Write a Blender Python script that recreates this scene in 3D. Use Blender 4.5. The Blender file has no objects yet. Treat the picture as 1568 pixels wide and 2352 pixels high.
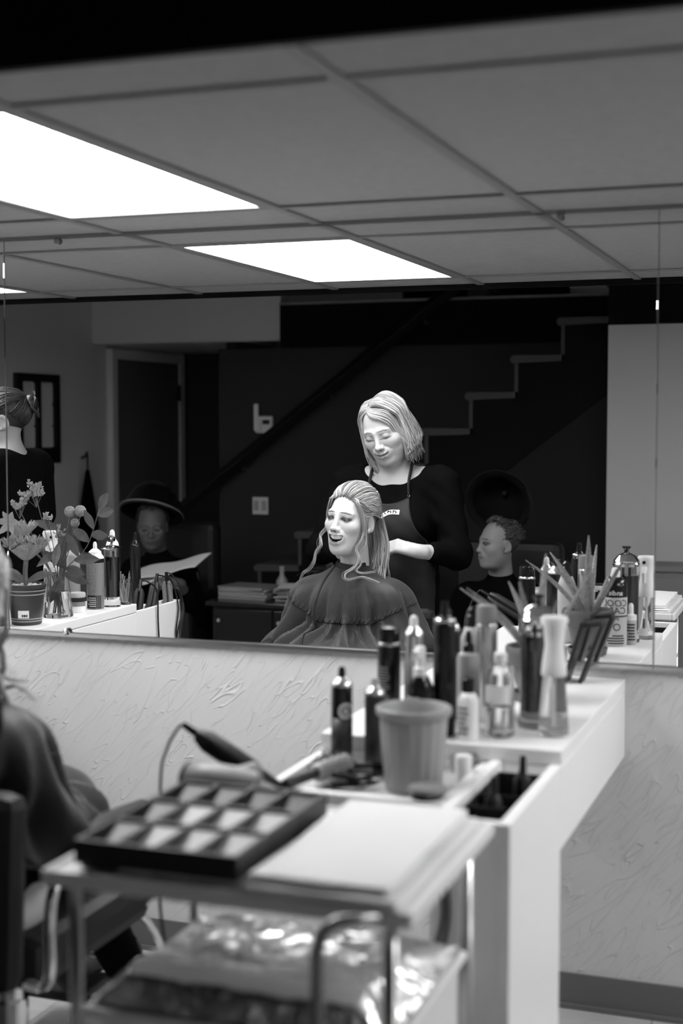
import bpy, math, random
import numpy as np
from mathutils import Vector, Matrix
from mathutils.bvhtree import BVHTree
random.seed(7); rng = np.random.default_rng(7)
sc = bpy.context.scene
COL = sc.collection
R = math.radians

# ------------------------------------------------------------------ camera
EYE = 1.557
cd = bpy.data.cameras.new('camera'); cam = bpy.data.objects.new('camera', cd); COL.objects.link(cam)
cam.location = (0, 0, EYE); cam.rotation_euler = (R(90 - 3.6), 0, R(19.7))
cd.sensor_fit = 'VERTICAL'; cd.sensor_height = 36; cd.lens = 50; cd.clip_start = .01
cd.dof.use_dof = True; cd.dof.focus_distance = 5.2; cd.dof.aperture_fstop = 2.0
sc.camera = cam
# ------------------------------------------------------------------ world and exposure
w = bpy.data.worlds.new('world'); sc.world = w; w.use_nodes = True
w.node_tree.nodes['Background'].inputs[0].default_value = (.5, .5, .5, 1)
w.node_tree.nodes['Background'].inputs[1].default_value = .02
vs = sc.view_settings
vs.view_transform = 'Standard'; vs.look = 'None'; vs.gamma = 1; vs.use_curve_mapping = False
vs.exposure = 0.0
PANEL = 16.0       # radiance of the fluorescent ceiling panels

# ------------------------------------------------------------------ materials
MATS = {}
def mat(name, g, rough=.5, metal=0., spec=.5, bump=None, trans=0., ior=1.45, emit=0., sheen=0., coat=0., var=None, attr=False, alpha=1.):
    if name in MATS: return MATS[name]
    m = bpy.data.materials.new(name); m.use_nodes = True
    nt = m.node_tree; b = nt.nodes['Principled BSDF']
    b.inputs['Base Color'].default_value = (g, g, g, 1)
    b.inputs['Roughness'].default_value = rough
    b.inputs['Metallic'].default_value = metal
    b.inputs['Specular IOR Level'].default_value = spec
    b.inputs['Transmission Weight'].default_value = trans
    b.inputs['IOR'].default_value = ior
    b.inputs['Sheen Weight'].default_value = sheen
    b.inputs['Coat Weight'].default_value = coat
    b.inputs['Alpha'].default_value = alpha
    if emit:
        b.inputs['Emission Color'].default_value = (1, 1, 1, 1); b.inputs['Emission Strength'].default_value = emit
    tc = nt.nodes.new('ShaderNodeTexCoord')
    src = None
    if attr:
        a = nt.nodes.new('ShaderNodeAttribute'); a.attribute_name = 'Col'; src = a.outputs['Color']
    if var:                                   # (scale vector, amount) tonal variation of the stuff itself
        mp = nt.nodes.new('ShaderNodeMapping'); mp.inputs['Scale'].default_value = var[0]
        nt.links.new(tc.outputs['Object'], mp.inputs['Vector'])
        n = nt.nodes.new('ShaderNodeTexNoise'); n.inputs['Scale'].default_value = 1; n.inputs['Detail'].default_value = 5
        nt.links.new(mp.outputs[0], n.inputs['Vector'])
        mr = nt.nodes.new('ShaderNodeMapRange'); mr.inputs['From Min'].default_value = .3; mr.inputs['From Max'].default_value = .7
        mr.inputs['To Min'].default_value = 1 - var[1]; mr.inputs['To Max'].default_value = 1 + var[1]
        nt.links.new(n.outputs['Fac'], mr.inputs['Value'])
        mx = nt.nodes.new('ShaderNodeVectorMath'); mx.operation = 'MULTIPLY'
        if src is None:
            rgb = nt.nodes.new('ShaderNodeRGB'); rgb.outputs[0].default_value = (g, g, g, 1); src = rgb.outputs[0]
        nt.links.new(src, mx.inputs[0]); nt.links.new(mr.outputs[0], mx.inputs[1]); src = mx.outputs[0]
    if src is not None: nt.links.new(src, b.inputs['Base Color'])
    if bump:                                  # (scale, strength, distance)
        n = nt.nodes.new('ShaderNodeTexNoise'); n.inputs['Scale'].default_value = bump[0]; n.inputs['Detail'].default_value = 4
        nt.links.new(tc.outputs['Object'], n.inputs['Vector'])
        bp = nt.nodes.new('ShaderNodeBump'); bp.inputs['Strength'].default_value = bump[1]; bp.inputs['Distance'].default_value = bump[2]
        nt.links.new(n.outputs['Fac'], bp.inputs['Height']); nt.links.new(bp.outputs[0], b.inputs['Normal'])
    MATS[name] = m
    return m

def plaster():
    m = mat('trowelled_plaster', .63, .75, spec=.25)
    nt = m.node_tree; b = nt.nodes['Principled BSDF']; tc = nt.nodes.new('ShaderNodeTexCoord')
    def stroke(rot, sc_, dist, seed, wid):          # thin raised trowel marks: broken contour lines of a stretched noise
        def noise(scl, d, det, rt=rot):
            m0_ = nt.nodes.new('ShaderNodeMapping'); m0_.inputs['Rotation'].default_value = (0, R(rt), 0)
            nt.links.new(tc.outputs['Object'], m0_.inputs['Vector'])
            mp = nt.nodes.new('ShaderNodeMapping'); mp.inputs['Scale'].default_value = scl; mp.inputs['Location'].default_value = (seed, seed, seed)
            nt.links.new(m0_.outputs[0], mp.inputs['Vector'])
            n = nt.nodes.new('ShaderNodeTexNoise'); n.inputs['Scale'].default_value = 1; n.inputs['Detail'].default_value = det
            n.inputs['Distortion'].default_value = d; nt.links.new(mp.outputs[0], n.inputs['Vector']); return n.outputs['Fac']
        def mth(op, x, y):
            n = nt.nodes.new('ShaderNodeMath'); n.operation = op
            for i_, v_ in enumerate((x, y)):
                if v_ is None: continue
                if isinstance(v_, (int, float)): n.inputs[i_].default_value = v_
                else: nt.links.new(v_, n.inputs[i_])
            return n.outputs[0]
        def mr(v_, a_, b_, c_, d_):
            n = nt.nodes.new('ShaderNodeMapRange'); n.interpolation_type = 'SMOOTHSTEP'
            for i_, q in zip(('From Min', 'From Max', 'To Min', 'To Max'), (a_, b_, c_, d_)): n.inputs[i_].default_value = q
            nt.links.new(v_, n.inputs['Value']); return n.outputs[0]
        l = mr(mth('ABSOLUTE', mth('SUBTRACT', noise(sc_, dist, 0.), .5), None), 0, wid, 1, 0)
        k = mr(noise((13, 13, 13), 0, 1, 0), .40, .54, 0, 1)
        return mth('MULTIPLY', l, k)
    a = stroke(40, (5.5, 3, 34), .3, 1.7, .016); c = stroke(57, (6, 3, 36), .4, 5.1, .016)
    c2 = stroke(48, (8, 3, 46), .4, 9.3, .018)
    m0 = nt.nodes.new('ShaderNodeMath'); m0.operation = 'MAXIMUM'; nt.links.new(c, m0.inputs[0]); nt.links.new(c2, m0.inputs[1]); c = m0.outputs[0]
    mx = nt.nodes.new('ShaderNodeMath'); mx.operation = 'MAXIMUM'
    nt.links.new(a, mx.inputs[0]); nt.links.new(c, mx.inputs[1])
    f = nt.nodes.new('ShaderNodeTexNoise'); f.inputs['Scale'].default_value = 160; f.inputs['Detail'].default_value = 3
    nt.links.new(tc.outputs['Object'], f.inputs['Vector'])
    ad = nt.nodes.new('ShaderNodeMath'); ad.operation = 'MULTIPLY_ADD'; ad.inputs[1].default_value = .22
    nt.links.new(f.outputs['Fac'], ad.inputs[0]); nt.links.new(mx.outputs[0], ad.inputs[2])
    bp = nt.nodes.new('ShaderNodeBump'); bp.inputs['Strength'].default_value = .55; bp.inputs['Distance'].default_value = .0038
    nt.links.new(ad.outputs[0], bp.inputs['Height']); nt.links.new(bp.outputs[0], b.inputs['Normal'])
    return m

M_wall = plaster()
M_paint = mat('grey_wall_paint', .68, .8, spec=.2, bump=(60, .15, .002))
M_panel = mat('black_stair_panel', .014, .75, spec=.2)
M_paintlt = mat('pale_wall_paint', .58, .8, spec=.2)
M_paintdark = mat('charcoal_wall_paint', .040, .75, spec=.2, bump=(60, .1, .002))
M_black = mat('black_paint', .006, .7, spec=.1)
M_tile = mat('ceiling_tile', .43, .9, spec=.1, bump=(240, .35, .003), var=((30, 30, 30), .05))
M_grid = mat('ceiling_grid_metal', .28, .5, spec=.4)
M_floor = mat('vinyl_tile', .42, .35, var=((9, 40, 9), .10))
M_aisle = mat('dark_aisle_floor', .22, .5)  # unseen stretch of floor, its tone invented to control bounced light
M_grout = mat('vinyl_joint', .12, .8)
M_base = mat('vinyl_baseboard', .13, .45)
M_lens = mat('panel_lens', .9, .5, emit=PANEL)
M_mirror = mat('mirror_silver', .93, 0.0, metal=1.)
M_edge = mat('mirror_edge_glass', .5, .08, metal=.6)
M_chrome = mat('chrome', .75, .12, metal=1.)
M_alu = mat('brushed_aluminium', .62, .28, metal=1.)
M_lam = mat('white_laminate', .88, .35, spec=.4)
M_white = mat('white_plastic', .82, .3)
M_paper = mat('white_paper', .8, .7)
M_towel = mat('white_terry', .92, .95, spec=.1, bump=(300, .8, .004), sheen=.3)
M_blk = mat('black_gloss_plastic', .010, .18)
M_hood = mat('black_hood_gloss', .006, .07)
M_blkmat = mat('black_matte_plastic', .018, .45)
M_blkfab = mat('black_fabric', .003, .9, spec=.04, bump=(90, .25, .004))
M_apron = mat('charcoal_apron_cloth', .016, .7, spec=.3, bump=(40, .25, .004))
M_vinyl = mat('black_vinyl', .007, .6, bump=(120, .1, .002))
M_cape = mat('dark_grey_nylon', .033, .52, spec=.35, sheen=.15, bump=(300, .3, .001))
M_capeb = mat('black_nylon', .02, .5, spec=.3)
M_skin = mat('skin', .6, .5, spec=.35, attr=True)
M_hair = mat('hair', .5, .52, spec=.3, attr=True)
M_hairdk = mat('dark_hair', .02, .4, spec=.5, attr=True)
M_terra = mat('painted_clay', .10, .45, var=((14, 14, 14), .2))
M_leaf = mat('aloe_skin', .20, .5, var=((120, 120, 120), .35))
M_green = mat('dark_leaf', .12, .45, var=((40, 40, 40), .2))
M_pale = mat('pale_petal', .36, .7)
M_gravel = mat('pebble', .5, .8, var=((90, 90, 90), .5))
M_grey = mat('grey_plastic', .22, .4)
M_lgrey = mat('light_grey_plastic', .45, .4)
M_smoke = mat('frosted_grey_plastic', .34, .35, var=((25, 25, 3), .12))
M_glass = mat('clear_glass', .95, .02, trans=1., ior=1.45)
M_clear = mat('clear_plastic', .93, .06, trans=.92, ior=1.33)
M_water = mat('water', .95, 0, trans=1., ior=1.33)
M_blue = mat('dark_disinfectant', .012, .05, coat=1.)
M_foil = mat('crumpled_foil', .95, .18, metal=.9, bump=(18, .35, .02))
M_steel = mat('dull_steel', .30, .35, metal=1.)
M_carpet = mat('dark_carpet', .085, 1., spec=.05, bump=(220, .8, .006))
M_wooddk = mat('black_stained_wood', .004, .6)
M_door = mat('grey_door_paint', .13, .55)
M_ink = mat('black_ink', .012, .6)
M_inkw = mat('white_ink', .85, .6)
M_sil = mat('silver_can', .72, .26, metal=.9)
M_eye = mat('eye', .7, .12, attr=True)
M_teeth = mat('tooth_enamel', .85, .25)
M_yel = mat('pale_can_print', .50, .35)
M_cord = mat('black_cord', .012, .5)

# ------------------------------------------------------------------ object helpers
def wl(p):
    v = Vector((0, 0, 0))
    while p is not None: v = v + p.location; p = p.parent
    return v
def tag(o, label=None, cat=None, group=None, kind=None):
    if label: o['label'] = label
    if cat: o['category'] = cat
    if group: o['group'] = group
    if kind: o['kind'] = kind
    return o
def thing(name, at, label, cat, group=None):
    o = bpy.data.objects.new(name, None); COL.objects.link(o); o.location = at; o.empty_display_size = .05
    return tag(o, label, cat, group)
def mesh_obj(name, V, F, m, parent=None, at=None, smooth=False, angle=None, col=None, bevel=0, label=None):
    V = np.asarray(V, float)
    base = Vector(at) if at is not None else (Vector((0, 0, 0)))
    if parent is not None:
        o_w = wl(parent); loc = Vector((0, 0, 0)) if at is None else base - o_w; off = o_w + loc
    else:
        loc = base; off = base
    me = bpy.data.meshes.new(name)
    me.from_pydata((V - np.array(off)).tolist(), [], [list(map(int, f)) for f in F]); me.update()
    if smooth or angle is not None:
        me.polygons.foreach_set('use_smooth', [True] * len(me.polygons))
        if angle is not None: me.set_sharp_from_angle(angle=R(angle))
    if col is not None:
        ca = me.color_attributes.new('Col', 'FLOAT_COLOR', 'POINT')
        c = np.ones((len(V), 4), np.float32); c[:, :3] = np.asarray(col, np.float32).reshape(-1, 1); ca.data.foreach_set('color', c.ravel())
    me.materials.append(m)
    o = bpy.data.objects.new(name, me); COL.objects.link(o); o.location = loc
    if parent is not None: o.parent = parent
    if bevel:
        b = o.modifiers.new('bevel', 'BEVEL'); b.width = bevel; b.segments = 2; b.limit_method = 'ANGLE'
    if label: o['label'] = label
    return o

class MB:
    def __init__(s): s.V = []; s.F = []
    def add(s, V, F):
        n = len(s.V); s.V += [tuple(map(float, v)) for v in V]; s.F += [[i + n for i in f] for f in F]; return s
    def box(s, x0, x1, y0, y1, z0, z1, rot=0, piv=None, tilt=None):
        V = [(x, y, z) for z in (z0, z1) for y in (y0, y1) for x in (x0, x1)]
        if rot or tilt:
            p = Vector(piv if piv else ((x0+x1)/2, (y0+y1)/2, (z0+z1)/2)); M = Matrix.Rotation(rot, 3, 'Z')
            if tilt: M = M @ Matrix.Rotation(tilt[0], 3, tilt[1])
            V = [tuple(M @ (Vector(v) - p) + p) for v in V]
        return s.add(V, [(0, 2, 3, 1), (4, 5, 7, 6), (0, 1, 5, 4), (2, 6, 7, 3), (0, 4, 6, 2), (1, 3, 7, 5)])
    def lathe(s, prof, c=(0, 0, 0), n=28, M=None, sq=None):
        """prof: [(r, z)] bottom to top; closed by caps where r>0 at the ends"""
        V = []; F = []
        for r, z in prof:
            for i in range(n):
                a = 2*math.pi*i/n; x, y = r*math.cos(a), r*math.sin(a)
                if sq:                       # superellipse section
                    k = (abs(math.cos(a))**sq + abs(math.sin(a))**sq)**(-1/sq); x *= k; y *= k
                v = Vector((x, y, z))
                if M is not None: v = M @ v
                V.append((v.x + c[0], v.y + c[1], v.z + c[2]))
        m = len(prof)
        for j in range(m - 1):
            for i in range(n):
                k = (i + 1) % n; F.append((j*n + i, j*n + k, (j+1)*n + k, (j+1)*n + i))
        F.append(list(range(n))[::-1]); F.append([(m-1)*n + i for i in range(n)])
        return s.add(V, F)
    def tube(s, pts, rad, n=8, flat=1., cap=True):
        P = [Vector(p) for p in pts]; m = len(P)
        rr = rad if hasattr(rad, '__len__') else [rad]*m
        V = []; F = []; up = None
        for i, p in enumerate(P):
            t = (P[min(i+1, m-1)] - P[max(i-1, 0)])
            t = t.normalized() if t.length > 1e-9 else Vector((0, 0, 1))
            if up is None:
                a = Vector((0, 0, 1)) if abs(t.z) < .9 else Vector((1, 0, 0)); up = (a - t*a.dot(t)).normalized()
            else:
                up = up - t*up.dot(t); up = up.normalized() if up.length > 1e-6 else Vector((1, 0, 0))
            sd = t.cross(up)
            for k in range(n):
                a = 2*math.pi*k/n; V.append(tuple(p + sd*(math.cos(a)*rr[i]) + up*(math.sin(a)*rr[i]*flat)))
        for i in range(m - 1):
            for k in range(n):
                l = (k+1) % n; F.append((i*n+k, i*n+l, (i+1)*n+l, (i+1)*n+k))
        if cap: F.append(list(range(n))[::-1]); F.append([(m-1)*n+k for k in range(n)])
        return s.add(V, F)
    def prism(s, poly, y0, y1):              # polygon in XZ, extruded along Y
        n = len(poly); V = [(x, y0, z) for x, z in poly] + [(x, y1, z) for x, z in poly]
        F = [list(range(n)), [n + i for i in range(n)][::-1]] + [(i, n+i, n+(i+1) % n, (i+1) % n) for i in range(n)]
        return s.add(V, F)
    def build(s, name, m, parent=None, at=None, **k): return mesh_obj(name, s.V, s.F, m, parent, at, **k)

def spline(P, n=8):
    P = [np.array(p, float) for p in P]; P = [2*P[0]-P[1]] + P + [2*P[-1]-P[-2]]; out = []
    for i in range(1, len(P) - 2):
        for j in range(n):
            t = j/n; a, b, c, d = P[i-1:i+3]
            out.append(.5*((2*b) + (c-a)*t + (2*a-5*b+4*c-d)*t*t + (3*b-a-3*c+d)*t**3))
    out.append(P[-2]); return out

# ------------------------------------------------------------------ implicit modelling (smooth unions meshed with surface nets)
class Field:
    def __init__(s, xs, ys, zs):
        s.xs, s.ys, s.zs = [np.asarray(a, np.float32) for a in (xs, ys, zs)]
        s.D = np.full((len(xs), len(ys), len(zs)), 1., np.float32)
    def sub(s, lo, hi):
        r = []
        for a, l, h in zip((s.xs, s.ys, s.zs), lo, hi):
            i = max(int(np.searchsorted(a, l)) - 1, 0); j = min(int(np.searchsorted(a, h)) + 1, len(a)); r.append(slice(i, j))
        return tuple(r)
    def pts(s, sl):
        return np.stack(np.meshgrid(s.xs[sl[0]], s.ys[sl[1]], s.zs[sl[2]], indexing='ij'), -1)
    def blend(s, sl, d, k, neg):
        a = s.D[sl]
        if neg:
            d = -d
            if k > 0: h = np.clip(.5 + .5*(d - a)/k, 0, 1); v = a*(1-h) + d*h + k*h*(1-h)
            else: v = np.maximum(a, d)
        else:
            if k > 0: h = np.clip(.5 + .5*(a - d)/k, 0, 1); v = a*(1-h) + d*h - k*h*(1-h)
            else: v = np.minimum(a, d)
        s.D[sl] = v
    def ell(s, c, r, k=.01, neg=False, fr=None, rot=None):
        """ellipsoid; fr=(Rot 3x3, centre, scale) is the local frame"""
        c = np.array(c, float); r = np.array(r, float); Rm = np.eye(3)
        if rot is not None: Rm = np.array(Matrix.Rotation(rot[0], 3, rot[1]))
        if fr is not None: Rm = fr[0] @ Rm; c = fr[0] @ (c*fr[2]) + fr[1]; r = r*fr[2]
        e = np.sqrt(((Rm*r)**2).sum(1)) + k + .012
        sl = s.sub(c - e, c + e)
        if any(q.stop - q.start < 1 for q in sl): return
        q = (s.pts(sl) - c) @ Rm; k0 = np.sqrt(((q/r)**2).sum(-1)); k1 = np.sqrt(((q/(r*r))**2).sum(-1)) + 1e-9
        s.blend(sl, (k0*(k0-1)/k1).astype(np.float32), k, neg)
    def cap(s, a, b, ra, rb=None, k=.01, neg=False, fr=None):
        a = np.array(a, float); b = np.array(b, float); rb = ra if rb is None else rb
        if fr is not None:
            a = fr[0] @ (a*fr[2]) + fr[1]; b = fr[0] @ (b*fr[2]) + fr[1]; ra *= fr[2]; rb *= fr[2]
        e = max(ra, rb) + k + .012
        sl = s.sub(np.minimum(a, b) - e, np.maximum(a, b) + e)
        if any(q.stop - q.start < 1 for q in sl): return
        p = s.pts(sl) - a; v = b - a; t = np.clip((p @ v)/max(v @ v, 1e-12), 0, 1)
        d = np.sqrt(((p - t[..., None]*v)**2).sum(-1)) - (ra + (rb-ra)*t)
        s.blend(sl, d.astype(np.float32), k, neg)
    def mesh(s):
        D = s.D; S = D < 0
        c = [S[i:S.shape[0]-1+i, j:S.shape[1]-1+j, l:S.shape[2]-1+l] for i in (0, 1) for j in (0, 1) for l in (0, 1)]
        an = np.logical_or.reduce(c); al = np.logical_and.reduce(c); act = an & ~al
        I = np.argwhere(act); n = len(I)
        cor = np.array([(i, j, l) for i in (0, 1) for j in (0, 1) for l in (0, 1)])
        val = np.stack([D[I[:, 0]+q[0], I[:, 1]+q[1], I[:, 2]+q[2]] for q in cor], 1)
        acc = np.zeros((n, 3)); cnt = np.zeros(n)
        for a in range(8):
            for b in range(a+1, 8):
                if np.abs(cor[a]-cor[b]).sum() != 1: continue
                va, vb = val[:, a], val[:, b]; m = (va < 0) != (vb < 0)
                t = np.where(m, va/np.where(m, va-vb, 1), 0)
                acc += np.where(m[:, None], cor[a] + t[:, None]*(cor[b]-cor[a]), 0); cnt += m
        fr = acc/cnt[:, None]
        V = np.stack([ax[I[:, q]] + fr[:, q]*(ax[I[:, q]+1] - ax[I[:, q]]) for q, ax in enumerate((s.xs, s.ys, s.zs))], 1)
        idx = np.full(act.shape, -1, np.int32); idx[act] = np.arange(n)
        F = []
        for ax in range(3):
            A = np.moveaxis(S, ax, 0); X = np.moveaxis(idx, ax, 0)
            ch = (A[:-1] != A[1:])[:, 1:-1, 1:-1]; E = np.argwhere(ch)
            if not len(E): continue
            i, j, l = E[:, 0], E[:, 1], E[:, 2]
            q = np.stack([X[i, j, l], X[i, j+1, l], X[i, j+1, l+1], X[i, j, l+1]], 1)
            fl = A[i, j+1, l+1]
            if ax == 1: fl = ~fl
            q = np.where(fl[:, None], q, q[:, ::-1]); F.append(q)
        F = np.concatenate(F); return V, F[(F >= 0).all(1)]
def axis(lo, hi, flo, fhi, fine, coarse):
    a = [];
    if lo < flo: a.append(np.arange(lo, flo - 1e-6, coarse))
    a.append(np.arange(max(flo, lo), min(fhi, hi), fine))
    if hi > fhi: a.append(np.arange(fhi, hi + coarse, coarse))
    return np.concatenate(a)

# ================================================================== THE SETTING
WY = 3.70                      # wall with the mirrors
CZ = 2.102                     # suspended ceiling
EDGE = 1.88                    # where the suspended ceiling ends
XL, XR = -4.88, 4.2
def struct(o): o['kind'] = 'structure'; return o
def sbox(name, m, *b, parent=None, **k): 
    o = MB().box(*b).build(name, m, parent, **k)
    if parent is None: struct(o)
    return o
# floor with vinyl tiles
floor = sbox('floor', M_grout, XL - .1, XR + .1, -2.75, WY + .1, -.06, -.004)
tl = MB().box(.0012, .3036, .0012, .3036, -.0045, 0); t0 = None
for i in range(12):
    for j in range(4):
        x, y = -3.2 + i*.3048, WY - (j+1)*.3048
        if t0 is None: t0 = tl.build('floor_tile', M_floor, floor); o = t0
        else: o = t0.copy(); COL.objects.link(o); o.parent = floor
        o.location = (x, y, 0)
sbox('floor_field', M_aisle, XL, XR, -2.7, WY - 4*.3048, -.0045, 0, parent=floor)
# walls
wall_front = sbox('wall_front', M_wall, XL - .1, XR + .1, WY, WY + .12, -.05, 2.6)
sbox('baseboard_front', M_base, XL, XR, WY - .008, WY, 0, .092)
MB().box(XL, XR, WY - .02, WY - .008, 0, .012).build('base_toe', M_base, bpy.data.objects['baseboard_front'])
sbox('wall_left', M_paint, XL - .12, XL, -2.75, WY, 0, 4.3)
sbox('wall_right', M_paint, XR, XR + .12, -2.75, WY, 0, 4.3)
sbox('wall_back', M_paintdark, -3.94, -1.22, -1.34, -1.22, 0, 2.04)
sbox('wall_return', M_paintdark, -3.94, -3.84, -2.62, -1.34, 0, 2.09)
sbox('wall_alcove', M_paintdark, XL, -3.84, -2.74, -2.62, 0, 2.09)
sbox('wall_header', M_paint, XL, -3.5, -1.34, -1.22, 2.09, 4.3)
sbox('ceiling_alcove', M_paint, XL, -3.84, -2.74, -1.34, 2.09, 2.14)
sbox('wall_partition', M_paintlt, -1.22, XR, -.30, -.20, 0, 2.07)
sbox('trim_1', M_black, -1.22, XR, -.30, -.195, 2.07, 2.36)
sbox('trim_2', M_black, -3.5, XR, -1.30, -1.205, 2.04, 2.315)
sbox('trim_3', M_grey, -3.5, XR, -1.31, -1.195, 2.315, 2.33)
sbox('floor_upper', M_carpet, -3.9, XR, -4.2, -1.30, 2.20, 2.32)
sbox('wall_upper', M_paintdark, -3.6, XR, -4.3, -4.2, 2.2, 4.3)
sbox('ceiling_upper', M_paintdark, XL - .1, XR + .1, -4.3, EDGE, 4.3, 4.4)
# ceiling fascia (dark board closing the edge of the suspended ceiling)
sbox('trim_4', M_black, XL, XR, EDGE - .02, EDGE, CZ - .02, 4.3)
# suspended ceiling
ceil = sbox('ceiling', M_black, XL, XR, EDGE, WY, CZ + .10, CZ + .14)
GX = [-.777 + .61*k for k in range(-7, 9)]
GY = [EDGE, 2.164, 3.384, WY - .012]
LIGHTS = [-3.827, -1.997, .443, 2.273]
cache = {}
for i in range(len(GX) - 1):
    for j in range(3):
        if j == 1 and any(abs(GX[i] - l) < .05 for l in LIGHTS): continue
        x0, x1, y0, y1 = max(GX[i], XL), GX[i+1], GY[j], GY[j+1]
        key = (j, round(x1 - x0, 3))
        if key not in cache:
            cache[key] = MB().box(0, x1 - x0, 0, y1 - y0, 0, .015).build('ceiling_tile', M_tile, ceil); o = cache[key]
        else: o = cache[key].copy(); COL.objects.link(o); o.parent = ceil
        o.location = (x0, y0, CZ + .002 + .0012*random.random())
for x in GX:
    if x > XL: MB().box(x - .013, x + .013, EDGE, WY - .01, CZ - .004, CZ + .002).build('ceiling_runner', M_grid, ceil)
for y in GY[1:3]:
    for i in range(len(GX) - 1):
        MB().box(max(GX[i] + .013, XL), GX[i+1] - .013, y - .012, y + .012, CZ - .0035, CZ + .002).build('cross_tee', M_grid, ceil)
MB().box(XL, XR, WY - .022, WY, CZ - .004, CZ + .02).build('wall_angle', M_grid, ceil)
LN = ['bright fluorescent ceiling panel left of the others, half cut off by the mirror seam',
      'bright fluorescent ceiling panel right above the bride chair', 'fluorescent ceiling panel right of the crowded counter, outside the picture', 'farthest right fluorescent ceiling panel, outside the picture']
for l, lab in zip(LIGHTS, LN):
    t = thing('ceiling_light', (l + .305, 2.774, CZ), lab, 'ceiling light', 'fluorescent ceiling panels')
    x0, x1, y0, y1 = l + .013, l + .597, 2.176, 3.372
    f = MB(); f.box(x0, x1, y0, y0 + .02, CZ - .003, CZ + .06).box(x0, x1, y1 - .02, y1, CZ - .003, CZ + .06)
    f.box(x0, x0 + .02, y0 + .02, y1 - .02, CZ - .003, CZ + .06).box(x1 - .02, x1, y0 + .02, y1 - .02, CZ - .003, CZ + .06).box(x0, x1, y0, y1, CZ + .06, CZ + .07)
    f.build('frame', M_grid, t)
    MB().box(x0 + .02, x1 - .02, y0 + .02, y1 - .02, CZ, CZ + .006).build('diffuser', M_lens, t)
# mirrors: three tall sheets side by side, clipped to the wall
MZ0, MZ1 = .932, CZ - .006
PAN = [(-4.30, -2.392, 0, 'left wall mirror sheet, mostly beyond the left edge of the picture'),
       (-2.390, -.4700, 0, 'wide middle wall mirror sheet showing the laughing woman and her stylist'),
       (-.4680, 1.45, .35, 'right wall mirror sheet beside the seam crossing the disinfectant jar')]
for x0, x1, rot, lab in PAN:
    t = thing('wall_mirror', (x0, WY, MZ0), lab, 'mirror', 'wall mirror sheets')
    g = MB().box(x0, x1, WY - .008, WY - .002, MZ0, MZ1, rot=R(rot), piv=(x0, WY - .008, MZ0))
    o = g.build('mirror_glass', M_mirror, t)
    o.modifiers.new('bevel', 'BEVEL').width = .0014
    MB().box(x0, x1, WY - .016, WY - .0005, MZ0 - .012, MZ0 - .001).build('bottom_channel', M_alu, t)
    MB().box(x0, x1, WY - .014, WY - .0005, MZ1, MZ1 + .006).build('top_channel', M_grid, t)
    for cx in ((-2.205, -.72) if x0 == -2.390 else ()):
        for z, d in ((MZ1, -1),):
            c = MB().lathe([(.004, 0), (.009, .001), (.009, .004), (.006, .006)], (cx, WY - .014, MZ1 - .008), 14, Matrix.Rotation(R(90), 3, 'X'))
            c.build('mirror_clip', M_grid, t)
    if x0 == -2.390:
        MB().lathe([(.005, 0), (.011, .001), (.011, .006), (.005, .010)], (-2.19, WY - .012, MZ0 + .002), 16, Matrix.Rotation(R(90), 3, 'X')).build('mirror_clip', M_chrome, t)

# door in the left wall
d = struct(sbox('door_1', M_door, XL + .005, XL + .035, -2.46, -1.48, 0, 2.0))
for b in ((XL, XL + .05, -1.48, -1.40, 0, 2.07), (XL, XL + .05, -2.54, -2.46, 0, 2.07), (XL, XL + .05, -2.46, -1.48, 2.0, 2.07)):
    MB().box(*b).build('door_frame', M_paint, d, bevel=.006)
MB().box(XL + .035, XL + .06, -2.45, -2.43, 1.72, 1.84).build('hinge', M_wooddk, d)
MB().lathe([(.012, 0), (.012, .03), (.028, .035), (.028, .06), (.01, .07)], (XL + .035, -1.56, 1.0), 16, Matrix.Rotation(R(90), 3, 'Y')).build('door_knob', M_alu, d)

# staircase
ST = thing('staircase', (-2.4, -.75, 0), 'dark carpeted staircase climbing to the right behind the stylist', 'stairs')
Y0, Y1 = -1.20, -.31
def nose(k): return -2.26 + .255*k, 1.525 + .2*k
for k in range(-7, 5):
    x, z = nose(k)
    p = [(x - .012, z - .044), (x - .024, z - .022), (x - .012, z - .002), (x, z), (x + .262, z), (x + .262, z - .035)]
    MB().prism(p, Y0, Y1 + .012).build('tread', M_carpet, ST, bevel=.004)
    zb = max(z - .2, 0)
    MB().box(x + .004, x + .024, Y0, Y1 + .006, zb, z - .035).build('riser', M_carpet, ST)
poly = []
for k in range(-7, 5):
    x, z = nose(k); poly += [(x + .024, max(z - .235, 0)), (x + .024, z - .035)]
poly += [(nose(4)[0] + .27, nose(4)[1] - .035), (nose(4)[0] + .27, 2.0 - .08)]
k0 = nose(4)[0] + .27
poly += [(k0 - 2.50, 0.0)]
MB().prism(poly, Y1 - .04, Y1).build('stringer', M_black, ST)
MB().prism(poly, Y0, Y0 + .03).build('stringer', M_black, ST)
k0 = nose(4)[0] + .27
MB().prism([(k0 - 2.50, 0), (k0, 0), (k0, 1.92)], Y1 - .05, Y1 - .01).build('side_panel', M_panel, ST)
# handrail
hr = thing('handrail', (-3.5, -1.14, 1.0), 'black sloping handrail along the dark stair wall', 'handrail')
a, b = Vector((-4.26, -1.12, .92)), Vector((-2.2, -1.12, 2.47))
MB().tube([a, b], .046, 4).build('rail', M_wooddk, hr, bevel=.006)
for t in (.25, .55, .85):
    p = a.lerp(b, t); MB().tube([p + Vector((0, 0, -.02)), p + Vector((0, -.05, -.06)), p + Vector((0, -.10, -.06))], .009, 8).build('bracket', M_alu, hr)
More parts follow.
